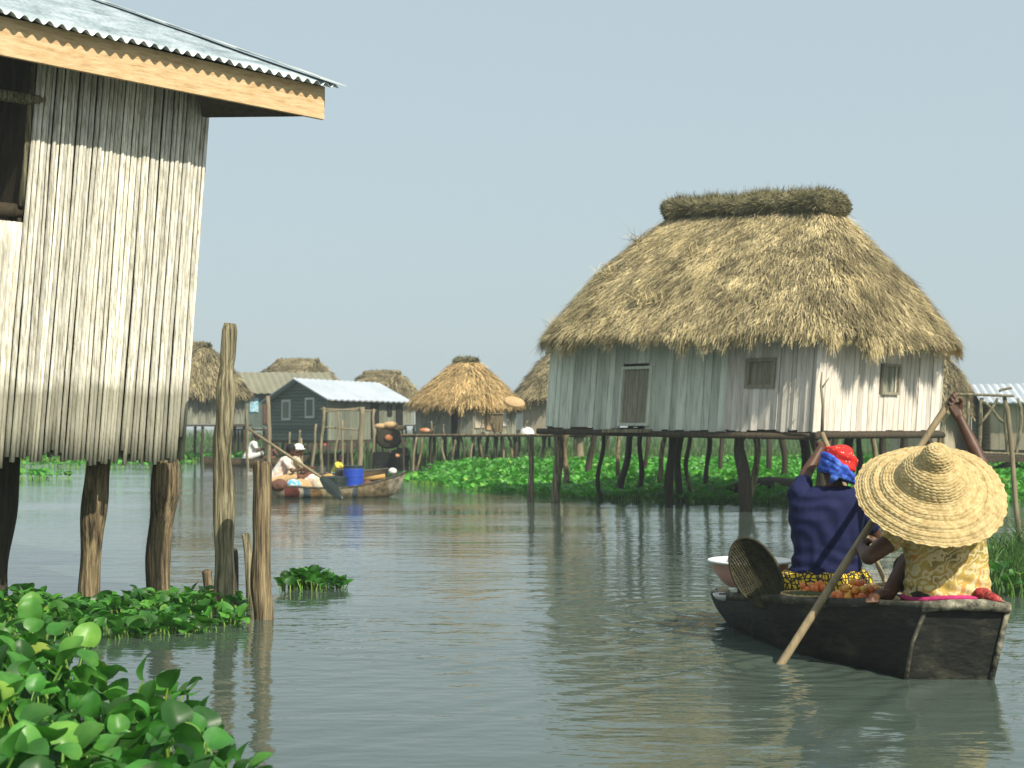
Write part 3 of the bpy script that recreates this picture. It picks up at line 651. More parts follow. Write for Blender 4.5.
def thatch(mb, rf_, n, ln, wd, seed, fringe=0, flen=.3, fl_gap=.0, up=1.0):
    g = random.Random(seed)
    mb.grid(lambda i, j: rf_.at(i, j), 96, 14, True)
    mb.grid(lambda i, j: rf_.at(i, 1) + Vector((0, 0, -.16 * j * up)) + (s_c := (rf_.c - rf_.at(i, 1)) * Vector((1, 1, 0))) * (.10 * j), 96, 2, True)
    def strand(p, d, L, w_, t, nrm):
        sd = d.cross(nrm); sd = sd.normalized() if sd.length > 1e-6 else Vector((1, 0, 0))
        a = p + nrm * .01; b = p + d * L * .55 + nrm * g.uniform(.015, .06) * (L / .4); c = p + d * L + nrm * g.uniform(-.01, .06) * (L / .4) + Vector((0, 0, -.05 * L))
        mb.add([a - sd * w_, a + sd * w_, b - sd * w_, b + sd * w_, c - sd * w_ * .3, c + sd * w_ * .3], [(0, 1, 3, 2), (2, 3, 5, 4)], t)
    for _ in range(n):
        t = g.random(); q = g.random() ** .62
        p = rf_.at(t, q); p2 = rf_.at(t, min(1.05, q + .05)); d = (p2 - p).normalized(); p3 = rf_.at((t + .01) % 1, q)
        nrm = (p3 - p).cross(d); nrm = nrm.normalized() if nrm.length > 1e-9 else Vector((0, 0, 1))
        if nrm.z < 0: nrm = -nrm
        d = (d + Vector((g.gauss(0, .30), g.gauss(0, .30), g.gauss(0, .16)))).normalized()
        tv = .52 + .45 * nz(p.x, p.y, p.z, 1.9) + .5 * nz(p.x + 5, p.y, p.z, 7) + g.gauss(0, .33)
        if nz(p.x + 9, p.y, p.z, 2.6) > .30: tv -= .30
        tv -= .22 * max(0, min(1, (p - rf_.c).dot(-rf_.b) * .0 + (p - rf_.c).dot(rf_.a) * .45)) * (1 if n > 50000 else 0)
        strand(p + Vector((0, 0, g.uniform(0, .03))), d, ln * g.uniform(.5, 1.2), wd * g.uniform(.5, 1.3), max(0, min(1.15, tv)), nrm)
    for _ in range(fringe):
        t = g.random(); p = rf_.at(t, g.uniform(.93, 1.01)); p2 = rf_.at(t, 1.06); o = (p2 - rf_.at(t, .98)); o.z = 0; o = o.normalized()
        cl_ = .50 + 1.3 * nz(t * 34, seed, 0, 1.0) + .8 * nz(t * 110, seed, 4, 1)
        L = flen * max(.25, cl_) * g.uniform(.6, 1.25)
        d = (o * g.uniform(.1, .75) + Vector((g.gauss(0, .15), g.gauss(0, .15), -1))).normalized()
        nrm = o
        strand(p + Vector((0, 0, g.uniform(-.12, .05))), d, L, wd * g.uniform(.5, 1.2), max(0, min(1.1, .55 + g.gauss(0, .28))), nrm)

def cap_mesh(mb, rf_, z, half, rad, n, ln, wd, seed, hgt=.3):
    g = random.Random(seed)
    def fn(i, j):
        th = 2 * math.pi * i; ph = math.pi * (j - .5)
        ca = math.cos(ph); x = (half) * math.sin(ph) if False else 0
        A = -half + 2 * half * j; e = min(1, (1 - abs(2 * j - 1)) * 9) ** .5
        r = rad * (.85 + .25 * nz(A * 1.4, seed, 0, 1)) * e
        hh = hgt * (.85 + .45 * nz(A * 1.3, seed + 3, 0, 1)) * e
        y = math.cos(th) * r; zz = math.sin(th) * hh
        p = rf_.c + rf_.a * (A + rf_.off) + rf_.b * y + Vector((0, 0, z + zz + .06 * nz(A * 3, y * 3, zz * 3 + seed) + rf_.tilt * A * 2.4))
        return p
    mb.grid(fn, 24, 60, True)
    for _ in range(n):
        i, j = g.random(), (g.uniform(.02, .98) if g.random() < .75 else abs((g.random() > .5) - g.uniform(.001, .05))); p = fn(i, j); q = fn((i + .02) % 1, j); r_ = fn(i, min(1, j + .01)); nrm = (q - p).cross(r_ - p); nrm = -nrm.normalized() if nrm.length > 1e-9 else Vector((0, 0, 1))
        if (p + nrm - rf_.c - Vector((0, 0, z))).length < (p - rf_.c - Vector((0, 0, z))).length: nrm = -nrm
        d = (rf_.a * g.gauss(0, 1.2) + rf_.b * g.gauss(0, .4) + Vector((0, 0, g.gauss(-.1, .35)))).normalized(); sd = d.cross(nrm).normalized() if d.cross(nrm).length > 1e-6 else Vector((1, 0, 0))
        L = ln * g.uniform(.4, 1.1); w_ = wd * g.uniform(.5, 1.2)
        a = p + nrm * .01; b = p + d * L * .5 + nrm * .008; c = p + d * L - nrm * .055
        mb.add([a - sd * w_, a + sd * w_, b - sd * w_, b + sd * w_, c - sd * w_ * .3, c + sd * w_ * .3], [(0, 1, 3, 2), (2, 3, 5, 4)], g.uniform(0, 1.1))

# ------------------------------------------------------------------ BIG THATCHED HOUSE
A = Vector((.68, 27.3, 0)); B = Vector((4.92, 23.3, 0)); e1 = (B - A).normalized(); L1 = (B - A).length
e2 = Vector((-e1.y, e1.x, 0)); L2 = 4.2
n1 = -e2; n2 = e1
big = thing('thatched_house', (4.27, 26.8, 0), 'large stilt house with steep golden thatch roof and pale vertical board walls', 'house')
ZF = 1.42
def face_pt(o, d, k, z, n, dd=0): return o + d * k + n * dd + Vector((.075 * (z - 2), 0, z))
def boards(o, d, n, L, z0, z1, holes, mt, seed, wmin=.12, wmax=.22, slope=0.0, bow=0.0, amp=.012):
    mm = MB(); g = random.Random(seed); k = 0
    while k < L:
        w_ = min(g.uniform(wmin, wmax), L - k + .02); kc = k + w_ / 2; off = g.uniform(0, amp) + bow * math.sin(math.pi * min(1, kc / L)) ** 1.0; tint = g.uniform(.05, 1)
        segs = [(z0 + g.uniform(-.03, .02) - slope * kc, z1)]
        for (h0, h1, hz0, hz1) in holes:
            if h0 < kc < h1:
                ns = []
                for (a, b) in segs:
                    if hz0 > a: ns.append((a, min(b, hz0)))
                    if hz1 < b: ns.append((max(a, hz1), b))
                segs = ns
        tw = g.uniform(-.35, .35) * amp
        for (a, b) in segs:
            q = [face_pt(o, d, k + .004, a, n, off - tw), face_pt(o, d, k + w_ - .004, a, n, off + tw), face_pt(o, d, k + w_ - .004, b, n, off + tw), face_pt(o, d, k + .004, b, n, off - tw)]
            mm.prism(q, -n * .02, tint)
        # batten over the joint
        if g.random() < .5: 
            for (a, b) in segs: mm.prism([face_pt(o, d, k - .012, a, n, off + .012), face_pt(o, d, k + .012, a, n, off + .012), face_pt(o, d, k + .012, b, n, off + .012), face_pt(o, d, k - .012, b, n, off + .012)], -n * .012, tint * .6)
        k += w_
    return mm
z1 = 3.06
kd = (1.50, 2.06); kw = (4.12, 4.62)
def kpx(px):  # distance along the left face for a pixel column
    r = (px - 512) / F
    return (A.x - r * A.y) / (r * e1.y - e1.x)
kd = (kpx(621), kpx(652)); kw = (kpx(746), kpx(775)); kb = kpx(728)
w1 = boards(A, e1, n1, kb, ZF, z1, [(kd[0], kd[1], ZF - .1, 2.55)], 'board', 5, slope=.02); part(w1, 'wall', 'board', big)
# the last stretch towards the corner: pale boards put its sunlight into the colour
a2 = A + e1 * kb; d2 = (B + n1 * .0 - a2); L1b = d2.length; d2.normalize()
w1 = boards(a2, d2, n1, L1b, ZF - .05, z1, [(kw[0] - kb, kw[1] - kb, 2.06, 2.56)], 'board', 8, .08, .15, amp=.045, slope=.015); part(w1, 'wall', 'board_pale', big)
def kpx2(px):
    r = (px - 512) / F
    return (B.x - r * B.y) / (r * e2.y - e2.x)
kv = (kpx2(880), kpx2(897))
w2 = boards(B, e2, n2, L2, ZF - .07, z1, [(kv[0], kv[1], 1.97, 2.50)], 'board_pale', 6, slope=.0); part(w2, 'wall', 'board_pale', big)
part(boards(B + e2 * L2, -e1, e2, L1, ZF, z1, [], 'board', 7), 'wall', 'board', big)
part(boards(A + e2 * L2, -e2, -e1, L2, ZF, z1, [], 'board', 9), 'wall', 'board', big)
# door
def leaf(o, d, n, k0, k1, za, zb, mt, frame_mt, name, dd=-.01, fw=.05):
    mm = MB(); g = random.Random(int(k0 * 100)); k = k0 + fw
    while k < k1 - fw:
        w_ = min(.11, k1 - fw - k); mm.prism([face_pt(o, d, k + .003, za + fw, n, dd), face_pt(o, d, k + w_ - .003, za + fw, n, dd), face_pt(o, d, k + w_ - .003, zb - fw, n, dd), face_pt(o, d, k + .003, zb - fw, n, dd)], -n * .02, g.random()); k += w_
    p_ = part(mm, name, mt, big)
    fm = MB()
    for (x0, x1, y0, y1) in ((k0, k0 + fw, za, zb), (k1 - fw, k1, za, zb), (k0 + fw, k1 - fw, za, za + fw), (k0 + fw, k1 - fw, zb - fw, zb)):
        fm.prism([face_pt(o, d, x0, y0, n, .055), face_pt(o, d, x1, y0, n, .055), face_pt(o, d, x1, y1, n, .055), face_pt(o, d, x0, y1, n, .055)], -n * .07)
    part(fm, 'frame', frame_mt, p_)
leaf(A, e1, n1, kd[0], kd[1], ZF + .02, 2.50, 'door_wood', 'board', 'door')
leaf(a2, d2, n1, kw[0] - kb, kw[1] - kb, 2.06, 2.56, 'door_wood', 'door_wood', 'window_shutter', fw=.06)
leaf(B, e2, n2, kv[0], kv[1], 1.97, 2.50, 'grey_wall', 'door_wood', 'window_shutter', fw=.045)
# floor beams
m = MB(); m.tube([face_pt(A, e1, -.15, ZF - .08, n1, .05), face_pt(A, e1, L1 * .5, ZF - .13, n1, .06), face_pt(A, e1, L1 + .1, ZF - .16, n1, .05)], .055, 8, .1)
m.tube([face_pt(B, e2, -.15, ZF - .14, n2, .04), face_pt(B, e2, L2 + .1, ZF - .15, n2, .04)], .055, 8, .1)
part(m, 'floor_beam', 'dark_wood', big, True)
m = MB(); m.prism([A + Vector((-.02, 0, ZF - .06)), B + Vector((-.02, 0, ZF - .12)), B + e2 * L2 + Vector((-.02, 0, ZF - .12)), A + e2 * L2 + Vector((-.02, 0, ZF - .06))], (0, 0, .05)); part(m, 'floor', 'dark_wood', big)
m = MB(); m.prism([face_pt(A, e1, kd[0] - .1, ZF - .10, n1, .05), face_pt(A, e1, kd[1] + .1, ZF - .10, n1, .05), face_pt(A, e1, kd[1] + .1, ZF - .04, n1, .05), face_pt(A, e1, kd[0] - .1, ZF - .04, n1, .05)], n1 * .28); part(m, 'door_step', 'post', big)
# a thin forked branch propped at the front corner
m = MB(); q = P(822, 432, 23.0); m.tube([q, P(823, 405, 23.0), P(821, 385, 23.0), P(822, 372, 23.0)], [.03, .025, .02, .012], 6, .2); m.tube([P(822, 388, 23.0), P(829, 378, 23.0)], [.016, .008], 5)
part(m, 'corner_branch', 'stick', big, True)
# roof
ctr = (A + B + e2 * L2 + e2 * L2) / 2; ctr = (A + B) / 2 + e2 * L2 / 2 + Vector((.10, 0, 0))
rf1 = Roof(ctr, e1, L1 / 2 + .42, L2 / 2 + .56, 1.66, 3.03, 5.36, bulge=.09, p=5.0, rw=.30, off=.14, tilt=-.028)
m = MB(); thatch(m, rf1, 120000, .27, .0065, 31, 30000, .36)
# sprigs standing off the thatch
g = random.Random(8)
for (px, py, Y) in ((636, 240, 26.5), (606, 272, 26.8), (553, 327, 27.8), (640, 300, 25.6), (690, 255, 26), (720, 300, 24.6), (655, 300, 25.4), (800, 255, 24.5)):
    c = P(px, py, Y)
    for _ in range(40):
        d = Vector((g.gauss(0, .5), g.gauss(0, .5), g.gauss(.35, .5))).normalized(); s = Vector((g.gauss(0, 1), g.gauss(0, 1), g.gauss(0, 1))).normalized() * .010; L = g.uniform(.1, .26)
        b0 = c + Vector((g.gauss(0, .08), g.gauss(0, .08), g.gauss(0, .06)))
        m.add([b0 - s, b0 + s, b0 + d * L + s * .2, b0 + d * L - s * .2], [(0, 1, 2, 3)], g.random())
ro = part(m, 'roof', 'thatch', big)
m = MB(); cap_mesh(m, rf1, 5.47, 1.90, .56, 26000, .15, .006, 4, .29); part(m, 'ridge_cap', 'thatch_cap', ro)
# stilts of the big house
ST = [(555, 501, 555, 9, 'post'), (559, 490, 568, 6, 'post_brown'), (583, 486, 596, 6, 'post_dark'), (604, 500, 603, 4.5, 'post_dark'), (614, 490, 618, 5, 'post_brown'), (622, 497, 631, 7.5, 'post_dark'), (634, 499, 641, 5, 'post_dark'),
      (656, 492, 666, 5, 'post_brown'), (668, 504, 673, 9, 'post_dark'), (683, 501, 682, 7, 'post_dark'), (692, 497, 691, 4.5, 'post_brown'), (704, 496, 708, 5.5, 'post_dark'), (745, 511, 744, 13, 'post_dark'), (753, 508, 753, 7, 'post'),
      (789, 492, 780, 7, 'post_dark'), (800, 500, 802, 9, 'post_dark'), (811, 506, 812, 8, 'post'), (826, 514, 826, 10, 'post_dark'), (847, 506, 849, 9, 'post_dark'), (860, 503, 860, 7, 'post_dark'), (872, 500, 870, 6, 'stick'), (884, 498, 884, 8, 'post_dark'), (905, 497, 905, 8, 'post_dark'), (925, 496, 926, 8, 'post_dark'), (940, 494, 941, 8, 'post_brown'),
      (715, 489, 722, 5, 'post_dark'), (770, 486, 768, 6, 'post_dark'), (646, 486, 648, 5, 'post_dark'), (835, 487, 838, 7, 'post_dark')]
for i, (px, py, pt, wpx, mt) in enumerate(ST):
    b = W(px, py); t = P(pt, 430, b.y); t.z = ZF - .08; b.z = -.5
    part(post(t, b, wpx * b.y / F / 2, wpx * b.y / F / 2 * .95, i * 1.7, 8, .35, .22, 14), 'stilt', mt, big, True)
# upside-down dark canoe under the house
m = MB(); c = W(770, 497); 
m.tube([c + Vector((x, .25 * x, .22 - .05 * x * x)) for x in np.linspace(-.9, .9, 9)], [.05, .13, .17, .19, .2, .19, .17, .13, .05], 10, .1)
solo(m, 'overturned_canoe', 'post_dark', c, 'dark overturned canoe lying among the stilts of the large thatched house', 'canoe', None, True)
pole(531, 501, 530, 434, 7, 6, 'post', 'lone thin post in the water left of the large thatched house', 12.2, .3, wob=.05, n=8)
pole(580, 470, 580, 430, 8, 8, 'stick', 'short pale post in the greenery behind the large house stilts', 13.2, .3, wob=.05, n=8)

# ------------------------------------------------------------------ FAR HOUSES
def rot2(a): return Vector((math.cos(a), math.sin(a), 0))
def hut(name, label, pxl, pxr, Y, ang, z0, z1, eave, zr, ridge, wall_mt, thatch_mt, n=5000, sw=.026, frac=.5, stilts=True, cap=True, over=.5, split=None, wd=None):
    """thatched hut: walls on a rotated rectangle centred on the pixels' middle"""
    xc = ((pxl + pxr) / 2 - 512) / F * Y; span = (pxr - pxl) / F * Y
    a = rot2(ang); b = Vector((-a.y, a.x, 0))
    la = span * frac; lb = (span - la * abs(a.x)) / max(.3, abs(b.x)) if wd is None else wd
    c = Vector((xc, Y, 0)); o = thing(name, c, label, 'house')
    la *= .5; lb *= .5
    P4 = [c - a * la - b * lb, c + a * la - b * lb, c + a * la + b * lb, c - a * la + b * lb]
    for i in range(4):
        p0, p1 = P4[i], P4[(i + 1) % 4]; d = (p1 - p0); L = d.length; d.normalize(); nn = Vector((d.y, -d.x, 0))
        mm = MB(); k = 0; g = random.Random(i)
        while k < L:
            w_ = min(g.uniform(.15, .3), L - k + .01)
            mm.prism([p0 + d * (k + .005) + Vector((0, 0, z0)), p0 + d * (k + w_ - .005) + Vector((0, 0, z0)), p0 + d * (k + w_ - .005) + Vector((0, 0, z1)), p0 + d * (k + .005) + Vector((0, 0, z1))], -nn * .04, g.random()); k += w_
        part(mm, 'wall', wall_mt, o)
    mm = MB(); mm.prism([q + (q - c).normalized() * .35 + Vector((0, 0, z0 - .1)) for q in P4], (0, 0, .08)); part(mm, 'platform', 'dark_wood', o)
    rr = Roof(c, a, la + over, lb + over, ridge, eave, zr, bulge=.06, p=3.0, rw=.12)
    mm = MB(); thatch(mm, rr, int(n * 2.2), .42, sw * .6, int(abs(pxl)), n, .35); r_ = part(mm, 'roof', thatch_mt, o)
    if cap: mm = MB(); cap_mesh(mm, rr, zr + .0, max(.34, ridge + .15), .26, 1200, .10, sw * .6, 3, .15); part(mm, 'ridge_cap', 'thatch_cap' if thatch_mt != 'thatch_old' else 'thatch_old', r_)
    if stilts:
        for i in range(4):
            p0, p1 = P4[i], P4[(i + 1) % 4]
            for t in (0, .33, .66):
                q = p0.lerp(p1, t); part(post(q + Vector((0, 0, z0 - .1)), q + Vector((random.uniform(-.1, .1), 0, -.5)), .06, .06, i + t, 6, .3, .1, 6), 'stilt', 'post_dark', o, True)
    return o, P4
def panel(o, P0, P1, k0, k1, z0, z1, mt, name, off=.05, frame=None):
    d = (P1 - P0).normalized(); nn = Vector((d.y, -d.x, 0)); mm = MB()
    L = (P1 - P0).length; a = P0 + d * k0 * L; b = P0 + d * k1 * L
    mm.prism([a + nn * off + Vector((0, 0, z0)), b + nn * off + Vector((0, 0, z0)), b + nn * off + Vector((0, 0, z1)), a + nn * off + Vector((0, 0, z1))], -nn * .03)
    p_ = part(mm, name, mt, o)
    if frame:
        fm = MB(); f = .09; Lk = (b - a).length
        for (x0, x1, y0, y1) in ((-f, 0, z0 - f, z1 + f), (Lk, Lk + f, z0 - f, z1 + f), (0, Lk, z0 - f, z0), (0, Lk, z1, z1 + f)):
            fm.prism([a + d * x0 + nn * (off + .02) + Vector((0, 0, y0)), a + d * x1 + nn * (off + .02) + Vector((0, 0, y0)), a + d * x1 + nn * (off + .02) + Vector((0, 0, y1)), a + d * x0 + nn * (off + .02) + Vector((0, 0, y1))], -nn * .05)
        part(fm, 'frame', frame, p_)
    return p_
def Z(py, Y): return P(512, py, Y).z
# a: hut behind the near house
o, Q = hut('thatched_hut', 'brown thatched hut with a red curtain, half hidden behind the near house', 158, 240, 60, -.6, Z(424, 60), Z(392, 60), Z(393, 60), Z(346, 60), .35, 'grey_wall', 'thatch_old', 4500, .035)
panel(o, Q[0], Q[1], .40, .55, Z(421, 57.5), Z(403, 57.5), 'red', 'curtain')
# b: grey-roofed house and its neighbour's thatch
def gable(name, label, Y, corners, ze, zr, z0, roof_mt, wall_mts, over=.35, ridge_dir=0):
    """corners: 3 ground points p0 (left end of gable), p1 (near corner), p2 (right end of long side)"""
    p0, p1, p2 = [Vector(q) for q in corners]; p3 = p0 + (p2 - p1)
    o = thing(name, ((p0 + p2) / 2), label, 'house'); zv = lambda z: Vector((0, 0, z))
    a = (p2 - p1).normalized(); b = (p0 - p1).normalized(); w_ = (p0 - p1).length
    # gable end with horizontal boards
    mm = MB(); nb_ = 16; nn = -a
    zs = np.linspace(z0, zr - .1, nb_ + 1); g = random.Random(2)
    for i in range(nb_):
        za, zb = zs[i], zs[i + 1] - .015
        def half(z): return w_ / 2 if z <= ze else w_ / 2 * max(0.02, (zr - z) / (zr - ze))
        c = (p0 + p1) / 2; h0, h1 = half(za), half(zb)
        mm.prism([c + b * h0 + zv(za), c - b * h0 + zv(za), c - b * h1 + zv(zb), c + b * h1 + zv(zb)], nn * -.04 + nn * .008 * (i % 2), g.random())
    part(mm, 'wall', wall_mts[0], o)
    for (q0, q1) in ((p1, p2), (p2, p3), (p3, p0)):
        d = (q1 - q0).normalized(); L = (q1 - q0).length; nn2 = Vector((d.y, -d.x, 0)); mm = MB(); k = 0
        while k < L:
            ww = min(.25, L - k + .01); mm.prism([q0 + d * (k + .006) + zv(z0), q0 + d * (k + ww - .006) + zv(z0), q0 + d * (k + ww - .006) + zv(ze), q0 + d * (k + .006) + zv(ze)], -nn2 * .04, g.random()); k += ww
        part(mm, 'wall', wall_mts[1], o)
    mm = MB(); rc0 = (p0 + p1) / 2 - a * over + zv(zr); rc1 = (p2 + p3) / 2 + a * over + zv(zr); k_ = (zr - ze) / (w_ / 2)
    for sgn, e0, e1_ in ((-1, p1, p2), (1, p0, p3)):
        u0 = e0 - a * over + b * sgn * over + zv(ze - over * k_ + .04); u1 = e1_ + a * over + b * sgn * over + zv(ze - over * k_ + .04)
        N = 60; rows = []
        for i in range(N + 1):
            t = i / N; dz = .02 * math.sin(i * 1.57); rows += [u0.lerp(u1, t) + zv(dz), (rc0.lerp(rc1, t)) + zv(dz + .04)]
        mm.add(rows, [(2 * i, 2 * i + 1, 2 * i + 3, 2 * i + 2) for i in range(N)])
    r_ = part(mm, 'roof', roof_mt, o); sd = r_.modifiers.new('t', 'SOLIDIFY'); sd.thickness = .05
    mm = MB()
    mm.prism([p0 + zv(z0 - .12), p1 + zv(z0 - .12), p2 + zv(z0 - .12), p3 + zv(z0 - .12)], (0, 0, .1)); part(mm, 'platform', 'dark_wood', o)
    for q0, q1 in ((p0, p1), (p1, p2)):
        for t in (0, .25, .5, .75, 1):
            q = q0.lerp(q1, t); part(post(q + zv(z0 - .1), q + zv(-.5), .06, .06, t * 5, 6, .3, .05, 6), 'stilt', 'post_dark', o, True)
    return o, (p0, p1, p2, p3)
zv = lambda z: Vector((0, 0, z))
def G(px, Y): return ((px - 512) / F * Y, Y, 0)
o, Q = gable('plank_house', 'dull grey metal-roofed house behind the green clapboard house', 68, [G(232, 68), G(245, 66), G(330, 66)], Z(390, 66), Z(374, 67), Z(428, 66), 'zinc_old', ('grey_wall', 'green_wall'))
panel(o, Q[1], Q[2], .22, .36, Z(424, 66), Z(402, 66), 'brown_cloth', 'door')
panel(o, Q[1], Q[2], .06, .16, Z(412, 66), Z(398, 66), 'cyan_cloth', 'hanging_cloth')
hut('thatched_hut', 'low grey thatched roof rising behind the grey metal-roofed house', 262, 333, 78, -.3, Z(424, 78), Z(388, 78), Z(384, 78), Z(361, 78), 1.1, 'grey_wall', 'thatch_old', 3500, .04)
# c: green clapboard house
o, Q = gable('clapboard_house', 'dark green clapboard house with two white framed windows and a bright metal roof', 56, [G(269, 57.5), G(328, 54), G(404, 59)], Z(399.5, 55.5), Z(381.5, 57), Z(440, 55), 'zinc_far', ('green_wall', 'green_wall_pale'))
panel(o, Q[0], Q[1], .26, .37, Z(418, 56.5), Z(402, 56.5), 'green_wall_pale', 'window', .03, 'frame_white')
panel(o, Q[0], Q[1], .66, .77, Z(416, 55.5), Z(400, 55.5), 'green_wall', 'window', .03, 'frame_white')
panel(o, Q[1], Q[2], .54, .64, Z(438, 57), Z(404, 57), 'dark', 'door')
panel(o, Q[1], Q[2], .76, .82, Z(416, 58), Z(405, 58), 'dark', 'window')
panel(o, Q[1], Q[2], .88, .97, Z(430, 59), Z(405, 59), 'dark', 'doorway')
# d
hut('thatched_hut', 'olive thatched roof peeping over the right end of the bright metal roof', 352, 412, 74, -.4, Z(424, 74), Z(392, 74), Z(394, 74), Z(373, 74), .9, 'grey_wall', 'thatch_old', 3500, .04)
# e: golden hut
o, Q = hut('thatched_hut', 'golden thatched hut with an open dark doorway on a low platform', 416, 516, 52, -.62, Z(434, 52), Z(399, 52), Z(403, 52), Z(361, 52), .28, 'grey_wall', 'thatch_far', 9000, .024, frac=.72, over=.42)
ho = o
panel(o, Q[0], Q[1], .64, .77, Z(434, 50.5), Z(402, 50.5), 'dark', 'doorway')
panel(o, Q[0], Q[1], .20, .38, Z(421, 51.5), Z(405, 51.5), 'green_wall_pale', 'window', .03, 'grey_wall')
panel(o, Q[1], Q[2], .28, .52, Z(430, 51), Z(400, 51), 'tan_cloth', 'door')
panel(o, Q[1], Q[2], .02, .24, Z(428, 51), Z(401, 51), 'cream_wall', 'wall_panel')
panel(o, Q[1], Q[2], .55, .74, Z(426, 51), Z(401, 51), 'white_cloth', 'hanging_cloth')
# round tray hanging under the eave
m = MB(); c = P(514, 402, 49.6)
m.grid(lambda i, j: c + Vector((.35 * j * math.cos(6.283 * i), -.06 * (1 - j * j) + .10 * j * math.sin(6.283 * i), .17 * j * math.sin(6.283 * i) - .06 * j * math.cos(6.283 * i))), 24, 5, True)
m.tube([c + Vector((.35 * math.cos(t), .10 * math.sin(t), .17 * math.sin(t) - .06 * math.cos(t))) for t in np.linspace(0, 6.283, 31)], .025, 6, caps=False)
o = solo(m, 'winnowing_tray', 'tan_cloth', c, 'tan oval tray hanging under the eave of the golden hut', 'tray', None, True); q = o.modifiers.new('t', 'SOLIDIFY'); q.thickness = .03
# white upturned bowl beside it
m = MB(); c = P(527, 434, 49); m.grid(lambda i, j: c + Vector((.25 * math.sin(1.57 * j) * math.cos(6.283 * i), .25 * math.sin(1.57 * j) * math.sin(6.283 * i), .24 * math.cos(1.57 * j))), 20, 6, True)
solo(m, 'upturned_bowl', 'white_cloth', c, 'white upturned bowl on the walkway right of the golden hut', 'bowl', None, True)
# f
o, Q = hut('thatched_hut', 'grey-brown thatched hut partly hidden by the left corner of the large house', 514, 610, 58, -.5, Z(434, 58), Z(398, 58), Z(398, 58), Z(352, 58), .5, 'cream_wall', 'thatch_old', 5000, .03, over=.35)
panel(o, Q[0], Q[1], .05, .22, Z(430, 57), Z(398, 57), 'white_cloth', 'hanging_cloth')
# walkway in front of golden hut
wk = thing('walkway', P(500, 440, 49.5), 'low plank walkway on thin posts running in front of the golden hut', 'walkway')
m = MB()
for i in range(40):
    p = P(404 + i * 4.6, 434, 49.5 - .02 * i); m.box((p.x, p.y, p.z - .02), (.15, 1.3, .04), None, random.random())
part(m, 'deck', 'post_brown', wk)
m = MB(); a_ = P(400, 436, 48.9); b_ = P(592, 436, 48.2); m.tube([a_, (a_ + b_) / 2 + zv(.03), b_], .05, 6, .2); part(m, 'beam', 'dark_wood', wk, True)
for i in range(19):
    px = 404 + i * 9.8 + random.uniform(-3, 3); t = P(px, random.uniform(422, 437) if i % 3 == 0 else 437, 48.8); part(post(t, Vector((t.x + random.uniform(-.2, .2), 48.8, -.4)), .045, .04, i, 6, .3, .2, 8), 'support_post', ['post_dark', 'stick', 'post_brown'][i % 3], wk, True)
gs_ = random.Random(77)
for i in range(8):
    px = 430 + i * 13.6 + gs_.uniform(-4, 4); t = P(px + gs_.uniform(-3, 3), gs_.uniform(418, 431), 48.9); b = P(px, 440, 48.9); part(post(t, b, .03, .025, i * 2.1, 6, .3, .15, 8), 'rail_stick', ['stick', 'post', 'post_dark'][i % 3], wk, True)

# things on the walkway
m = MB(); c = P(425, 432, 49); m.ball(c + zv(.05), (.20, .15, .09), n=10, m=7); m.ball(c + Vector((.22, 0, .04)), (.12, .12, .07), n=9, m=6); solo(m, 'cloth_bundle', 'orange_cloth', c, 'small faded orange bundle lying on the walkway left of the dark doorway', 'bundle', None, True)
m = MB(); c = P(497, 432, 49); m.box(c + zv(.30), (.42, .4, .6)); m.box(c + zv(.62), (.5, .48, .04)); solo(m, 'wooden_crate', 'post_brown', c, 'brown wooden crate against the wall beside the ochre door', 'crate')
# rickety pole frame before the green house
fr = thing('pole_frame', G(343, 51), 'rickety open frame of pale poles in front of the green clapboard house', 'frame')
for (px, pyt, r_) in ((323, 407, .06), (361, 407, .10), (373, 409, .05), (337, 412, .04)):
    b = Vector(G(px - 1, 51)); t = P(px + 1, pyt, 51); part(post(t, b + zv(-.4), r_, r_ * .9, px, 7, .3, .12, 10), 'upright', 'stick' if px != 323 else 'post', fr, True)
for (a0, b0_) in (((320, 409), (376, 411)), ((322, 412), (362, 408)), ((324, 427), (361, 430))):
    m = MB(); m.tube(curve_pts(P(a0[0], a0[1], 51.1), P(b0_[0], b0_[1], 51.1), 8, .15, a0[0]), .035, 6, .2); part(m, 'crossbar', 'stick', fr, True)
for i, (px, pyt, pyb, px2) in enumerate(((268, 396, 444, 269), (300, 430, 452, 299), (342, 420, 448, 343), (375, 428, 446, 380), (402, 425, 446, 409), (247, 405, 446, 248), (316, 424, 446, 310), (352, 432, 447, 352), (290, 432, 447, 288), (413, 428, 446, 419))):
    t = P(px, pyt, 53); b = P(px2, pyb, 53); b.z = -.4
    lab = ['tall pale post at the left corner of the green house', 'thin stake standing in water before the green gable', 'stake inside the rickety pole frame', 'leaning stick between the two doors of the green house', 'leaning pale stick at the right end of the green house', 'dark post beside the house with the brown door', 'slanting stick left of the rickety pole frame', 'short stake right inside the rickety pole frame', 'short stake under the left framed window', 'slanting stick at the left end of the walkway'][i]
    solo(post(t, b, .055 if i else .09, .045 if i else .08, i, 6, .3, .1, 8), 'wooden_stake', 'stick' if i % 2 == 0 else 'post', (b.x, b.y, 0), lab, 'stake', None, True)
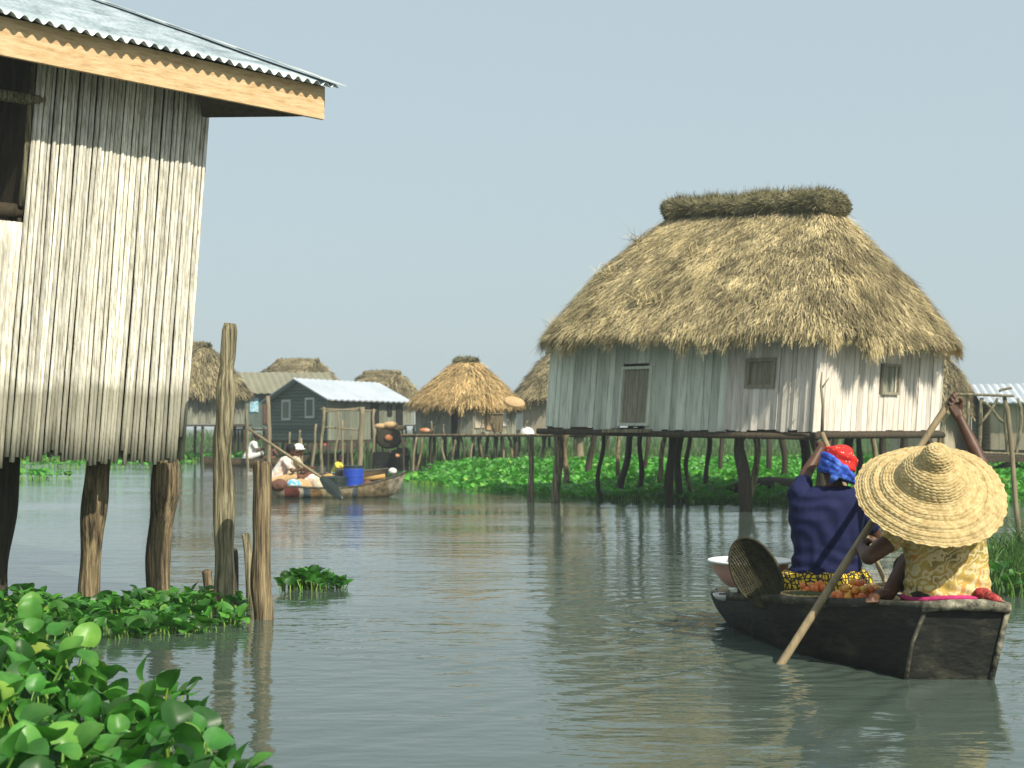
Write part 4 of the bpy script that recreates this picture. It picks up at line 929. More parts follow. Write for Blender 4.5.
# right-hand side behind the large house
o, Q = hut('thatched_hut', 'thatched hut with an olive roof, just right of the large house', 878, 984, 44, -.5, Z(452, 44), Z(404, 44), Z(408, 44), Z(356, 44), .4, 'cream_wall', 'thatch_old', 6000, .026, over=.5)
o, Q = gable('metal_roofed_house', 'cream walled house with a bright metal roof at the right edge', 42, [G(972, 46), G(990, 42.5), G(1085, 41)], Z(403, 43), Z(387, 44), Z(450, 42), 'zinc_far', ('cream_wall', 'cream_wall'), over=.3)
panel(o, Q[1], Q[2], .50, .58, Z(448, 42), Z(410, 42), 'dark_wood', 'door')
sh = thing('post_shelter', G(985, 36), 'open shelter of crooked grey posts and a beam by the cream house', 'shelter')
for (px, pt, pyt, r_) in ((980, 982, 398, .05), (1003, 1004, 396, .06), (1018, 1018, 398, .04), (965, 968, 402, .04)):
    b = Vector(G(px, 36)); part(post(P(pt, pyt, 36), b + zv(-.4), r_, r_, px, 7, .4, .2, 12), 'upright', 'post', sh, True)
for (a0, b0_) in (((950, 394), (1014, 396)), ((978, 425), (998, 398)), ((1003, 422), (984, 402)), ((960, 452), (1040, 455)), ((1000, 391), (1012, 388))):
    m = MB(); m.tube(curve_pts(P(a0[0], a0[1], 35.9), P(b0_[0], b0_[1], 35.9), 8, .15, a0[0]), .036, 6, .2); part(m, 'beam', 'post', sh, True)
m = MB(); m.prism([P(955, 455, 35.6), P(1060, 457, 35.6), P(1060, 463, 35.6), P(955, 461, 35.6)], (0, 2.6, 0)); part(m, 'deck', 'dark_wood', sh)
pole(1019, 532, 1007, 405, 6, 5, 'stick', 'long slender punting pole standing aslant in the channel at the right edge', 17.1, .15, wob=.06, n=8)
pole(988, 478, 990, 455, 6, 6, 'post_dark', 'short dark post under the deck of the open shelter', 19.1, .2, wob=.05, n=8)

# ------------------------------------------------------------------ CANOES
def canoe(name, label, c, ang, L, wd, fr_h, mt, sheer=.25, thick=.035, rim_mt='hull_rim', stern=.5, n=36, bow_rake=.35):
    """open dugout, x along its length; own coordinates so painted bands follow the hull"""
    o = thing(name, c, label, 'canoe'); o.rotation_euler = (0, 0, ang)
    def prof(t):   # t -1..1
        hw = wd / 2 * (1 - abs(t) ** 2.6) ** .75 + .03
        if t < 0: hw = wd / 2 * ((1 - abs(t) ** 4) * (1 - stern) + stern)
        zt = fr_h + sheer * abs(t) ** 2.4 * (1.0 if t > 0 else .6)
        return hw, zt
    def hull(off):
        def fn(i, j):
            t = -1 + 2 * j; hw, zt = prof(t); hw = max(.012, hw - off); th = math.pi * (i)   # 0..1 across
            a = -math.cos(th) * hw; b = math.sin(th) ** .7 if 0 < th < math.pi else 0
            zb = -.10 + (.0 + .20 * max(0, t) ** 6) + off
            z = zt - (zt - zb) * b; x = L / 2 * t + (bow_rake * max(0, t) ** 3) * (z / .3)
            return Vector((x, a, z))
        return fn
    mm = MB(); mm.grid(hull(0), 14, n); mm.grid(hull(thick), 14, n)
    # stern closed
    mm2 = [hull(0)(i / 14, 0) for i in range(15)]; mm.add(mm2, [tuple(range(15))])
    h = mm.build('hull', mt, o, True); h.location = (0, 0, 0)
    mm = MB(); 
    for sd in (0, 1):
        pts = [hull(thick / 2)(sd, j / n) for j in range(n + 1)]; mm.tube(pts, thick * .75, 6, .1)
    gq = mm.build('gunwale', rim_mt, o, True); gq.location = (0, 0, 0)
    return o
def small_person(label, c, face, shirt, skin='skin_far', scale=1.0, arms='paddle', hat=None, lower='brown_cloth', lean=.1, hair=True, armpos=None, crouch=0):
    """a seated figure; c is the point it sits on, face the heading angle"""
    o = thing('person', c, label, 'person'); o.rotation_euler = (0, 0, face); s = scale
    # local frame: faces +x
    V3 = lambda x, y, z: Vector((x * s, y * s, z * s))
    b = MB(); hp = V3(0, 0, .10); ch = V3(.10 + lean, 0, .48); nk = V3(.12 + lean * 1.25, 0, .60); hd = V3(.16 + lean * 1.4, 0, .74)
    b.chain([hp, V3(.04 + lean * .5, 0, .28), ch], [.13 * s, .115 * s, .13 * s]); b.chain([V3(.10 + lean, -.15, .52), V3(.10 + lean, .15, .52)], [.06 * s, .06 * s]); b.capsule(ch, .06 * s, nk, .05 * s); b.capsule(nk, .045 * s, hd, .06 * s)
    b.ball(hd + V3(0, 0, .02), (.095 * s, .078 * s, .115 * s)); b.ball(hd + V3(.095, 0, -.005), .018 * s); b.ball(hd + V3(.05, 0, -.06), (.05 * s, .05 * s, .045 * s))
    for e in (-1, 1):
        b.ball(hd + V3(-.005, e * .08, 0), (.02 * s, .012 * s, .03 * s))
        b.chain([V3(0, e * .09, .08), V3(.42, e * .14, .20), V3(.48, e * .12, -.12), V3(.60, e * .12, -.15)], [.085 * s, .065 * s, .042 * s, .03 * s])
        ap = armpos[0 if e < 0 else 1] if armpos else (V3(.25 + lean, e * .24, .32), V3(.48 + lean, e * .12, .38))
        b.chain([V3(.10 + lean, e * .17, .52), ap[0], ap[1]], [.048 * s, .038 * s, .028 * s])
        for f_ in range(4): b.capsule(ap[1], .014 * s, ap[1] + V3(.05, (f_ - 1.5) * .018, -.03), .009 * s)
        b.capsule(ap[1], .014 * s, ap[1] + V3(.0, -e * .045, .02), .010 * s)
    remesh(b, 'body', skin, o_zero(o), .012 * s, 3)
    t = MB(); t.chain([V3(0, 0, .08), V3(.05 + lean * .5, 0, .28), V3(.10 + lean, 0, .48)], [.155 * s, .14 * s, .145 * s]); t.chain([V3(.10 + lean, -.155, .51), V3(.10 + lean, .155, .51)], [.075 * s, .075 * s])
    for e in (-1, 1):
        ap = armpos[0 if e < 0 else 1] if armpos else (V3(.25 + lean, e * .24, .32), V3(.48 + lean, e * .12, .38)); q0 = V3(.10 + lean, e * .165, .52); t.capsule(q0, .068 * s, q0.lerp(ap[0], .6), .06 * s)
    remesh(t, 'shirt', shirt, o_zero(o), .014 * s, 3, lambda p: .010 * nz(p.x, p.y, p.z, 14))
    t = MB(); t.ball(V3(.02, 0, .05), (.19 * s, .19 * s, .12 * s))
    for e in (-1, 1): t.chain([V3(0, e * .09, .08), V3(.42, e * .14, .20)], [.115 * s, .09 * s])
    remesh(t, 'wrap_cloth', lower, o_zero(o), .016 * s, 3)
    if hair:
        t = MB(); t.ball(hd + V3(-.012, 0, .04), (.102 * s, .092 * s, .105 * s), n=18, m=12); remesh(t, 'hair', 'hair', o_zero(o), .012 * s, 1, lambda p: .006 * nz(p.x, p.y, p.z, 40))
    if hat:
        t = MB(); t.ball(hd + V3(-.01, 0, .06), (.115 * s, .11 * s, .095 * s), n=18, m=10); t.ball(hd + V3(0, 0, .03), (.15 * s, .14 * s, .02 * s)); remesh(t, 'cap', hat, o_zero(o), .012 * s, 2)
    return o
def o_zero(o):
    return _Z(o)
class _Z:
    pass
# remesh() works in world offset; for rotated figures the meshes are already local
def remesh_local(mb, name, material, parent, voxel, it, folds=None):
    me = bpy.data.meshes.new('tmp'); me.from_pydata(mb.v, [], mb.f); me.update()
    ob = bpy.data.objects.new('tmp', me); COL.objects.link(ob)
    md = ob.modifiers.new('r', 'REMESH'); md.mode = 'VOXEL'; md.voxel_size = voxel
    m2 = ob.modifiers.new('s', 'SMOOTH'); m2.iterations = it; m2.factor = .5
    dg = bpy.context.evaluated_depsgraph_get(); dg.update(); out = bpy.data.meshes.new_from_object(ob.evaluated_get(dg))
    bpy.data.objects.remove(ob); bpy.data.meshes.remove(me)
    if folds:
        for v in out.vertices: v.co += v.normal * folds(v.co)
    out.polygons.foreach_set('use_smooth', [True] * len(out.polygons)); out.materials.clear(); out.materials.append(M[material]); out.name = name; out.update()
    o = bpy.data.objects.new(name, out); COL.objects.link(o); o.parent = parent; return o
_old = remesh
def remesh(mb, name, material, parent, voxel=.006, smooth_it=6, folds=None, sm=.5, label=None):
    if isinstance(parent, tuple): return remesh_local(mb, name, material, parent[1], voxel, smooth_it, folds)
    return _old(mb, name, material, parent, voxel, smooth_it, folds, sm, label)
def o_zero(o): return ('local', o)

# painted canoe in mid channel with drums (bow to the right)
cc = W(326, 498); cc.y += .35
C1 = canoe('painted_canoe', 'long canoe painted in worn cream, maroon and ochre bands, carrying drums', cc, .12, 2.75, .90, .20, 'bands', .30, bow_rake=.12)
ca = Matrix.Rotation(.16, 3, 'Z')
def onC(x, y, z): return cc + ca @ Vector((x, y, 0)) + zv(z)
def drum(label, c, r, h, mt, lid=None):
    o = thing('drum', c, label, 'drum'); mm = MB()
    pr = [(0, 0), (r * .92, 0), (r, .03), (r, h * .33), (r * 1.04, h * .35), (r, h * .37), (r, h * .65), (r * 1.04, h * .67), (r, h * .69), (r, h * .93), (r * .86, h), (0, h)]
    mm.grid(lambda i, j: Vector(c) + Vector((pr[round(j * 11)][0] * math.cos(6.283 * i), pr[round(j * 11)][0] * math.sin(6.283 * i), pr[round(j * 11)][1])), 24, 11, True); part(mm, 'body', mt, o)
    if lid: mm = MB(); mm.tube([Vector(c) + zv(h - .03), Vector(c) + zv(h + .03)], r * .97, 24); part(mm, 'lid', lid, o)
    return o
drum('bright blue plastic drum standing in the painted canoe', onC(.50, -.06, .05), .21, .56, 'blue_plastic', 'black_plastic')
drum('black drum nearest the paddle in the painted canoe', onC(.16, -.10, .05), .24, .38, 'black_plastic')
drum('dark drum behind the black and blue drums in the painted canoe', onC(.34, .22, .05), .20, .50, 'black_plastic')
m = MB(); m.tube([onC(.72, .1, .34), onC(1.15, .0, .42)], .05, 8); solo(m, 'yellow_bar', 'ochre', onC(.9, 0, .3), 'yellow bar lying across the bow of the painted canoe', 'pole', None, True)  # plain yellow bar laid along the bow
m = MB(); m.ball(onC(1.30, 0, .52), (.09, .07, .07)); solo(m, 'white_bag', 'white_cloth', onC(1.3, 0, .45), 'white bag tied on the bow tip of the painted canoe', 'bag', None, True)
gr0 = lambda px, py, Y: P(px, py, Y)
pa = small_person('bare-headed paddler with black hair and pink printed shirt, at the stern of the painted canoe', onC(-1.12, 0, .22), .16, 'pink_shirt', lean=.16, lower='tan_cloth', scale=.98)
pb = small_person('passenger in a white cap and beige shirt behind the black-haired paddler', onC(-.80, .24, .24), .4, 'beige_shirt', hat='white_cloth', lean=.05, hair=False, scale=.95)
# long paddle
m = MB(); t = P(250, 430, 28.2); b = P(325, 480, 27.6); m.tube([t, t.lerp(b, .5), b], .028, 8); pd = thing('paddle', b, 'long paddle with a black leaf blade slanting over the painted canoe', 'paddle'); part(m, 'shaft', 'paddle', pd, True)
def blade(mb, p, q, w_, th=.012, n=12):
    d = (q - p); L = d.length; dn = d.normalized(); s = dn.cross(Vector((0, 1, 0))).normalized(); nn = s.cross(dn)
    rows = []
    for i in range(n + 1):
        t_ = i / n; ww = w_ * math.sin(math.pi * (.08 + .90 * t_)) ** .7 + .008; c = p + d * t_
        rows += [c - s * ww, c + nn * th, c + s * ww, c - nn * th]
    fs = [(4 * i + k, 4 * i + (k + 1) % 4, 4 * i + 4 + (k + 1) % 4, 4 * i + 4 + k) for i in range(n) for k in range(4)] + [(3, 2, 1, 0), (4 * n, 4 * n + 1, 4 * n + 2, 4 * n + 3)]
    mb.add(rows, fs)
m = MB(); blade(m, P(321, 477, 27.6), P(342, 499, 27.4), .10); part(m, 'blade', 'black_plastic', pd)
m = MB(); m.tube([onC(-.50, .3, .2), P(301, 438, cc.y + .3)], .025, 6); solo(m, 'punting_pole', 'stick', onC(-.35, .3, .2), 'upright stick standing in the painted canoe behind the passenger', 'pole', None, True)
for (x, y, r_, mt, lab) in ((-.55, -.12, .20, 'tan_cloth', 'tan sack at the paddler feet in the painted canoe'), (-.16, .05, .17, 'beige_shirt', 'pale sack before the black drum in the painted canoe')):
    m = MB(); m.ball(onC(x, y, .22), (r_ * 1.2, r_, r_ * .8), n=16, m=10); q = remesh(m, 'sack', mt, thing('cloth_sack', onC(x, y, .1), lab, 'sack'), .015, 3, lambda p: .015 * nz(p.x, p.y, p.z, 8))
for (x, y, z, r_, mt, lab) in ((-.98, -.30, .26, .15, 'brown_cloth', 'brown bundle on the near side of the painted canoe stern'), (-.34, .20, .34, .16, 'pink_shirt', 'printed cloth bundle between the passenger and the drums'), (.02, .28, .36, .13, 'ochre', 'ochre bundle behind the black drum in the painted canoe'), (.78, -.12, .24, .13, 'brown_cloth', 'brown bundle right of the blue drum in the painted canoe'), (-.70, -.28, .28, .13, 'cyan_cloth', 'light blue bundle beside the tan sack in the painted canoe')):
    m = MB(); m.ball(onC(x, y, z), (r_ * 1.25, r_, r_ * .8), n=16, m=10); q = remesh(m, 'bundle', mt, thing('cloth_bundle', onC(x, y, .1), lab, 'bundle'), .014, 3, lambda p: .022 * nz(p.x, p.y, p.z, 9))
# child's canoe behind
c2 = W(318, 482); C2 = canoe('small_canoe', 'low brown canoe carrying a child, beyond the painted canoe', c2, .5, 3.2, .6, .22, 'hull_brown', .1)
small_person('child in yellow top and light blue wrap, seated in the low brown canoe', c2 + Vector((.38, .2, .12)), -.4, 'yellow_shirt', scale=.66, lower='cyan_cloth')
# white-shirt paddler far left
c3 = W(252, 466); C3 = canoe('small_canoe', 'distant dark canoe with a white-shirted paddler, beside the tallest pole', c3, -.15, 3.6, .7, .26, 'hull_brown', .12)
small_person('distant paddler in a bright white shirt', c3 + Vector((-.17, 0, .22)), .1, 'white_cloth', scale=1.15, lower='white_cloth')
small_person('hunched distant figure in brown beside the white-shirted paddler', c3 + Vector((.45, .1, .14)), .3, 'brown_cloth', scale=.8, lean=.3)
# moored boats
c4 = W(322, 452); C4 = canoe('moored_canoe', 'long brown canoe moored under the rickety pole frame', c4, .02, 3.6, .7, .36, 'hull_brown', .15)
m = MB(); m.ball(c4 + Vector((.05, -.1, .42)), (.32, .2, .14)); solo(m, 'cloth_bundle', 'red', c4 + zv(.3), 'red cloth bundle in the long brown moored canoe', 'bundle', None, True)
c5 = W(392, 467); C5 = canoe('moored_canoe', 'dark canoe end-on near the green bank, loaded with baskets', c5, 1.45, 3.4, 1.0, .42, 'hull', .25)
m = MB(); m.ball(c5 + Vector((.12, -1.2, .42)), (.26, .2, .11)); solo(m, 'cloth_bundle', 'orange_cloth', c5 + zv(.3), 'orange and white bundle on the dark end-on canoe', 'bundle', None, True)
bk = thing('basket_load', c5 + Vector((-.1, .3, .5)), 'round grey basket with orange produce, stacked upright with tan bundles on the dark canoe', 'basket')
m = MB(); c = P(389, 438, c5.y + .2); m.grid(lambda i, j: c + Vector((.48 * j * math.cos(6.283 * i), -.05 * (1 - j * j), .38 * j * math.sin(6.283 * i))), 24, 4, True); q = part(m, 'basket', 'weave', bk, True); s_ = q.modifiers.new('t', 'SOLIDIFY'); s_.thickness = .06
m = MB(); m.ball(c + Vector((0, -.12, 0)), (.15, .09, .12)); part(m, 'produce', 'orange_cloth', bk, True)
m = MB()
for (x, z, r_) in ((-.3, .42, .16), (.05, .46, .2), (.38, .36, .15)): m.ball(c + Vector((x, 0, z)), (r_ * 1.5, r_, r_ * .7))
remesh(m, 'tan_bundle', 'tan_cloth', bk, .02, 3)
m = MB(); m.tube([c5 + Vector((-.3, .3, .2)), c + Vector((-.3, .1, 0))], .04, 6); m.tube([c5 + Vector((.2, .3, .2)), c + Vector((.3, .1, 0))], .04, 6); part(m, 'rack', 'dark_wood', bk)

# ------------------------------------------------------------------ FOREGROUND CANOE
boat = thing('market_canoe', (2.2, 9.2, 0), 'dark weathered plank canoe in the foreground carrying two paddlers and produce', 'canoe')
# stations: Y, left waterline x, left gunwale x, z gunwale, right gunwale x, right waterline x
STN = [(8.13, 2.19, 2.315, .405, 2.76, 2.66), (8.30, 2.11, 2.19, .392, 2.79, 2.70), (8.50, 2.02, 2.06, .372, 2.81, 2.73), (8.80, 1.875, 1.87, .345, 2.80, 2.70), (9.20, 1.725, 1.69, .312, 2.64, 2.56), (9.60, 1.63, 1.585, .275, 2.46, 2.40), (10.0, 1.56, 1.505, .24, 2.28, 2.22), (10.35, 1.54, 1.46, .21, 2.10, 2.04), (10.62, 1.57, 1.455, .185, 1.94, 1.84), (10.80, 1.64, 1.50, .18, 1.82, 1.74), (10.92, 1.70, 1.60, .19, 1.72, 1.71)]
ys = np.array([s[0] for s in STN]); ST_ = np.array(STN)
def st(y):
    # smooth interpolation
    out = []
    for k in range(1, 6):
        c = ST_[:, k]; i = int(np.clip(np.searchsorted(ys, y) - 1, 0, len(ys) - 2)); h = ys[i + 1] - ys[i]; t = (y - ys[i]) / h
        def sl(j):
            if j <= 0: return (c[1] - c[0]) / (ys[1] - ys[0])
            if j >= len(ys) - 1: return (c[-1] - c[-2]) / (ys[-1] - ys[-2])
            return (c[j + 1] - c[j - 1]) / (ys[j + 1] - ys[j - 1])
        m0, m1 = sl(i) * h, sl(i + 1) * h; t2, t3 = t * t, t ** 3
        out.append((2 * t3 - 3 * t2 + 1) * c[i] + (t3 - 2 * t2 + t) * m0 + (-2 * t3 + 3 * t2) * c[i + 1] + (t3 - t2) * m1)
    return out
def sec(y, inn=0.0):
    lw, lg, zg, rg, rw_ = st(y); lg += inn; lw += inn; rg -= inn; rw_ -= inn; zb = -.14 + inn
    e = max(0, (y - 10.2) / .75); zb += .22 * e ** 2
    pts = []
    for t in np.linspace(0, 1, 7): pts.append(Vector((lg + (lw - lg) * t + .018 * math.sin(t * 3.14) * -1, y, zg * (1 - t))))
    bx0, bx1 = lw + .07, rw_ - .07
    if bx1 < bx0: bx0 = bx1 = (bx0 + bx1) / 2
    for t in np.linspace(0, 1, 6): pts.append(Vector((bx0 + (bx1 - bx0) * t, y, zb)))
    for t in np.linspace(1, 0, 7): pts.append(Vector((rg + (rw_ - rg) * t, y, zg * (1 - t))))
    return pts
YY = np.linspace(8.13, 10.92, 70)
def loft(inn, y0=None):
    mm = MB(); rows = [sec(y if y0 is None else max(y, y0), inn) for y in YY]; n_ = len(rows[0]); vs = []
    for r_ in rows:
        for i, p in enumerate(r_):
            k = .012 * nz(p.x * 2, p.y * 2, p.z * 2 + inn) ; vs.append(p + Vector((k, 0, k * .5)))
    fs = [(j * n_ + i, j * n_ + i + 1, (j + 1) * n_ + i + 1, (j + 1) * n_ + i) for j in range(len(rows) - 1) for i in range(n_ - 1)]
    mm.add(vs, fs); return mm
hl = loft(0); hi_ = loft(.03)
hl.add(hi_.v, hi_.f)
part(hl, 'hull', 'hull', boat, True)
# transom
s0 = sec(8.13); mm = MB(); fr_ = [p + Vector((0, -.012, 0)) for p in s0]; bk_ = [p + Vector((0, .03, 0)) for p in s0]; n_ = len(s0)
mm.add(fr_ + bk_, [tuple(range(n_)), tuple(range(n_, 2 * n_))[::-1]] + [(i, i + n_, (i + 1) % n_ + n_, (i + 1) % n_) for i in range(n_)]); part(mm, 'transom', 'hull', boat)
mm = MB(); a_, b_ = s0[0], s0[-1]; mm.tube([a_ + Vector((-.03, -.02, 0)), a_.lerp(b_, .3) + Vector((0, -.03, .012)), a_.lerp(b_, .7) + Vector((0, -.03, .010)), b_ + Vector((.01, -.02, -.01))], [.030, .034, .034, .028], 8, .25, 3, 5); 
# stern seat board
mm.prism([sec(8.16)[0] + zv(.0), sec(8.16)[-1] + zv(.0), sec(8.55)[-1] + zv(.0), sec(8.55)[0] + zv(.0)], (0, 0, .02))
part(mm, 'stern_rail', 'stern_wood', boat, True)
mm = MB(); q_ = [sec(8.13)[-1 - k] + Vector((.006, -.018, .0)) for k in (0, 3, 6)]; mm.tube(q_, .016, 6, .3, 2, 5); mm.prism([sec(8.15)[-1] + Vector((.0, 0, .02)), sec(8.45)[-1] + Vector((.0, 0, .02)), sec(8.45)[-2] + Vector((.0, 0, -.02)), sec(8.15)[-2] + Vector((.0, 0, -.02))], (.030, -.01, 0)); part(mm, 'lit_edge_and_plank_end', 'stern_wood', boat, True)  # pale batten paints the lit highlight on the transom edge; plank end beside it
for idx in (0, -1):
    mm = MB(); pts = [sec(y)[idx] + Vector((.012 if idx == 0 else -.012, 0, .004 * math.sin(y * 9))) for y in YY]; mm.tube(pts, .019, 8, .35, 5, 6, flat=1.5); part(mm, 'gunwale', 'hull_rim', boat, True)
mm = MB(); mm.tube([sec(8.13)[0] + Vector((-.004, -.012, -.01)), sec(8.13)[3] + Vector((-.006, -.012, 0)), sec(8.13)[6] + Vector((-.004, -.012, -.05))], .012, 6, .2); part(mm, 'seam_batten', 'hull_rim', boat, True)
mm = MB(); q0, q1 = sec(9.55)[0], sec(9.55)[-1]; mm.prism([q0 + Vector((.03, -.12, -.02)), q1 + Vector((-.03, -.12, -.02)), q1 + Vector((-.03, .12, -.02)), q0 + Vector((.03, .12, -.02))], (0, 0, .025)); part(mm, 'thwart', 'hull_rim', boat)
mm = MB(); mm.prism([Vector((2.0, 8.5, -.02)), Vector((2.55, 8.5, -.02)), Vector((1.9, 10.4, -.02)), Vector((1.62, 10.4, -.02))], (0, 0, .02)); part(mm, 'bottom_boards', 'hull', boat)

# ---- goods
bs = thing('enamel_basin', P(750, 588, 9.95), 'wide white-rimmed basin with a pink outside, set in the bow', 'basin')
c = P(750, 586, 9.95); r1 = .275; hb = P(750, 561, 9.95).z - c.z
pr = [(.0, .0), (.15, 0), (.17, .01), (.25, hb * .6), (r1 - .01, hb - .01), (r1 + .012, hb), (r1, hb + .006)]
mm = MB(); mm.grid(lambda i, j: c + Vector((pr[round(j * 6)][0] * math.cos(6.283 * i), pr[round(j * 6)][0] * math.sin(6.283 * i), pr[round(j * 6)][1])), 40, 6, True); part(mm, 'outside', 'basin_out', bs, True)
pi_ = [(r1 + .012, hb + .003), (r1 - .012, hb - .004), (.24, hb * .6), (.16, .015), (0, .012)]
mm = MB(); mm.grid(lambda i, j: c + Vector((pi_[round(j * 4)][0] * math.cos(6.283 * i), pi_[round(j * 4)][0] * math.sin(6.283 * i), pi_[round(j * 4)][1] )), 40, 4, True); mm.tube([c + Vector(((r1 + .006) * math.cos(t), (r1 + .006) * math.sin(t), hb + .002)) for t in np.linspace(0, 6.283, 41)], .010, 6, caps=False); part(mm, 'inside', 'basin_in', bs, True)
# small white dish at the bow
mm = MB(); c = P(727, 594, 10.2); mm.grid(lambda i, j: c + Vector((.10 * math.sin(1.6 * j) * math.cos(6.283 * i), .10 * math.sin(1.6 * j) * math.sin(6.283 * i), -.05 * math.cos(1.6 * j))), 20, 5, True)
q = solo(mm, 'dish', 'basin_in', c, 'small white dish lying below the basin in the bow', 'dish', None, True); s_ = q.modifiers.new('t', 'SOLIDIFY'); s_.thickness = .005
# woven tray stood on edge
tr = thing('woven_tray', P(768, 600, 9.35), 'dark woven oval tray standing on its edge against the basin', 'basket')
c = P(756, 573, 9.45); ax = (P(741, 540, 9.50) - P(776, 605, 9.35)).normalized(); sdv = Vector((.80, -.30, .50)); sdv = (sdv - ax * sdv.dot(ax)).normalized(); nn = ax.cross(sdv).normalized()
if nn.y > 0: nn = -nn
Ra, Rb = .245, .15
def tp(a, b): # a,b in -1..1 disc
    r2 = a * a + b * b; return c + ax * a * Ra + sdv * b * Rb - nn * (.075 * (1 - r2))
mm = MB(); g = random.Random(5)
for k in range(-13, 14):
    a = k / 14; hh = math.sqrt(1 - a * a); pts = [tp(a, t * hh) + nn * (.004 * math.sin(i * 3.14 + k * 3.14)) for i, t in enumerate(np.linspace(-1, 1, 19))]; mm.tube(pts, .0055, 4, tint=g.random())
for k in range(-9, 10):
    b = k / 10; hh = math.sqrt(1 - b * b); pts = [tp(t * hh, b) - nn * (.004 * math.sin(i * 3.14 + k * 3.14)) for i, t in enumerate(np.linspace(-1, 1, 25))]; mm.tube(pts, .0075, 4, tint=g.random())
part(mm, 'weave', 'weave', tr)
mm = MB(); mm.tube([tp(math.cos(t), math.sin(t)) for t in np.linspace(0, 6.283, 49)], .010, 6, .2, caps=False); mm.tube([tp(math.cos(t) * .985, math.sin(t) * .985) - nn * .02 for t in np.linspace(0, 6.283, 49)], .008, 6, .2, caps=False); part(mm, 'rim', 'weave', tr, True)
# round shallow basket with leaves
rb = thing('round_basket', P(808, 602, 9.25), 'shallow round tan basket filled with dark green dried leaves', 'basket')
c = P(808, 594, 9.25); r_b = .165
mm = MB()
for k in range(7):
    rr = r_b * (.62 + .38 * k / 6); zz = -.09 + .09 * k / 6
    mm.tube([c + Vector((rr * math.cos(t), rr * math.sin(t), zz + .003 * math.sin(t * 24 + k * 3.14))) for t in np.linspace(0, 6.283, 61)], .009, 5, caps=False, tint=g.random())
part(mm, 'wicker_wall', 'weave_tan', rb, True)
mm = MB(); mm.grid(lambda i, j: c + Vector((r_b * .97 * (1 - j) * math.cos(6.283 * i), r_b * .97 * (1 - j) * math.sin(6.283 * i), -.015 + .03 * (1 - (1 - j) ** 2) + .008 * nz(math.cos(6.283 * i) * (1 - j), math.sin(6.283 * i) * (1 - j), 0, 9))), 60, 24, True); part(mm, 'dried_leaves', 'greens', rb)
# red thing behind the basket
rg_ = thing('red_net_bag', P(803, 596, 9.2), 'small heap of red peppers showing behind the round basket', 'vegetables')
mm = MB(); g = random.Random(9)
for i in range(14): mm.ball(P(812, 588, 9.36) + Vector((g.uniform(-.08, .08), g.uniform(-.04, .04), g.uniform(-.03, .035))), (.020, .017, .026), n=8, m=6)
part(mm, 'peppers', 'fruit_red', rg_, True)
# tray of tomatoes
ft = thing('tomato_tray', P(862, 606, 8.95), 'tan woven tray heaped with tomatoes amidships', 'tray')
c = P(861, 599, 8.98); mm = MB()
for k in range(6):
    rr = .20 * (.7 + .3 * k / 5); zz = -.05 + .055 * k / 5
    mm.tube([c + Vector((rr * 1.15 * math.cos(t), rr * math.sin(t), zz + .003 * math.sin(t * 24 + k * 3.14))) for t in np.linspace(0, 6.283, 61)], .009, 5, caps=False, tint=g.random())
mm.grid(lambda i, j: c + Vector((.16 * j * math.cos(6.283 * i), .15 * j * math.sin(6.283 * i), -.045)), 30, 2, True)
part(mm, 'wicker', 'weave_tan', ft, True)
# woven disc edge to the right
mm = MB(); c2_ = P(893, 588, 9.3)
for k in range(10): mm.tube([c2_ + Vector((.02 * (k + 1) * math.cos(t), .017 * (k + 1) * math.sin(t), .03 - .003 * k)) for t in np.linspace(0, 6.283, 41)], .0105, 5, caps=False, tint=g.random())
solo(mm, 'woven_disc', 'weave_tan', c2_, 'flat pale woven disc lying behind the tomatoes', 'mat', None, True)
protos = {}
for mt in ('fruit', 'fruit_red', 'fruit_yellow'):
    mb = MB()
    def fn(i, j, mb=mb):
        ph = math.pi * j; th = 6.283 * i; lob = 1 + .04 * math.cos(5 * th) * math.sin(ph)
        return Vector((math.sin(ph) * math.cos(th) * lob, math.sin(ph) * math.sin(th) * lob, .86 * math.cos(ph) - .12 * math.exp(-(ph / .35) ** 2)))
    mb.grid(fn, 20, 12, True); me = bpy.data.meshes.new('tomato'); me.from_pydata(mb.v, [], mb.f); me.polygons.foreach_set('use_smooth', [True] * len(me.polygons)); me.materials.append(M[mt]); protos[mt] = me
g = random.Random(12); placed = []
tries = 0
for layer, (rad, zz, cnt) in enumerate(((.19, .0, 44), (.145, .042, 26), (.09, .082, 12), (.04, .115, 3))):
    got = 0
    for _ in range(3000):
        if got >= cnt: break
        a = g.uniform(0, 6.283); q = rad * math.sqrt(g.random()); x, y = 1.12 * q * math.cos(a), q * math.sin(a)
        p = Vector((x, y, zz - .02 + g.uniform(-.006, .006)))
        if all((p - z_).length > .044 for z_ in placed): placed.append(p); got += 1
for p in placed:
    r_ = g.choice(['fruit', 'fruit', 'fruit_red', 'fruit_red', 'fruit_yellow']); names = {'fruit': 'orange tomato', 'fruit_red': 'red tomato', 'fruit_yellow': 'yellow tomato'}[r_]
    o = bpy.data.objects.new('tomato', protos[r_]); COL.objects.link(o); o.location = c + p; s_ = g.uniform(.023, .028); o.scale = (s_, s_, s_); o.rotation_euler = (g.uniform(-.8, .8), g.uniform(-.8, .8), g.uniform(0, 6))
    o['label'] = 'small round ' + names + ' heaped on the tray between the paddlers'; o['category'] = 'tomato'; o['group'] = names + ' heap on the tray'

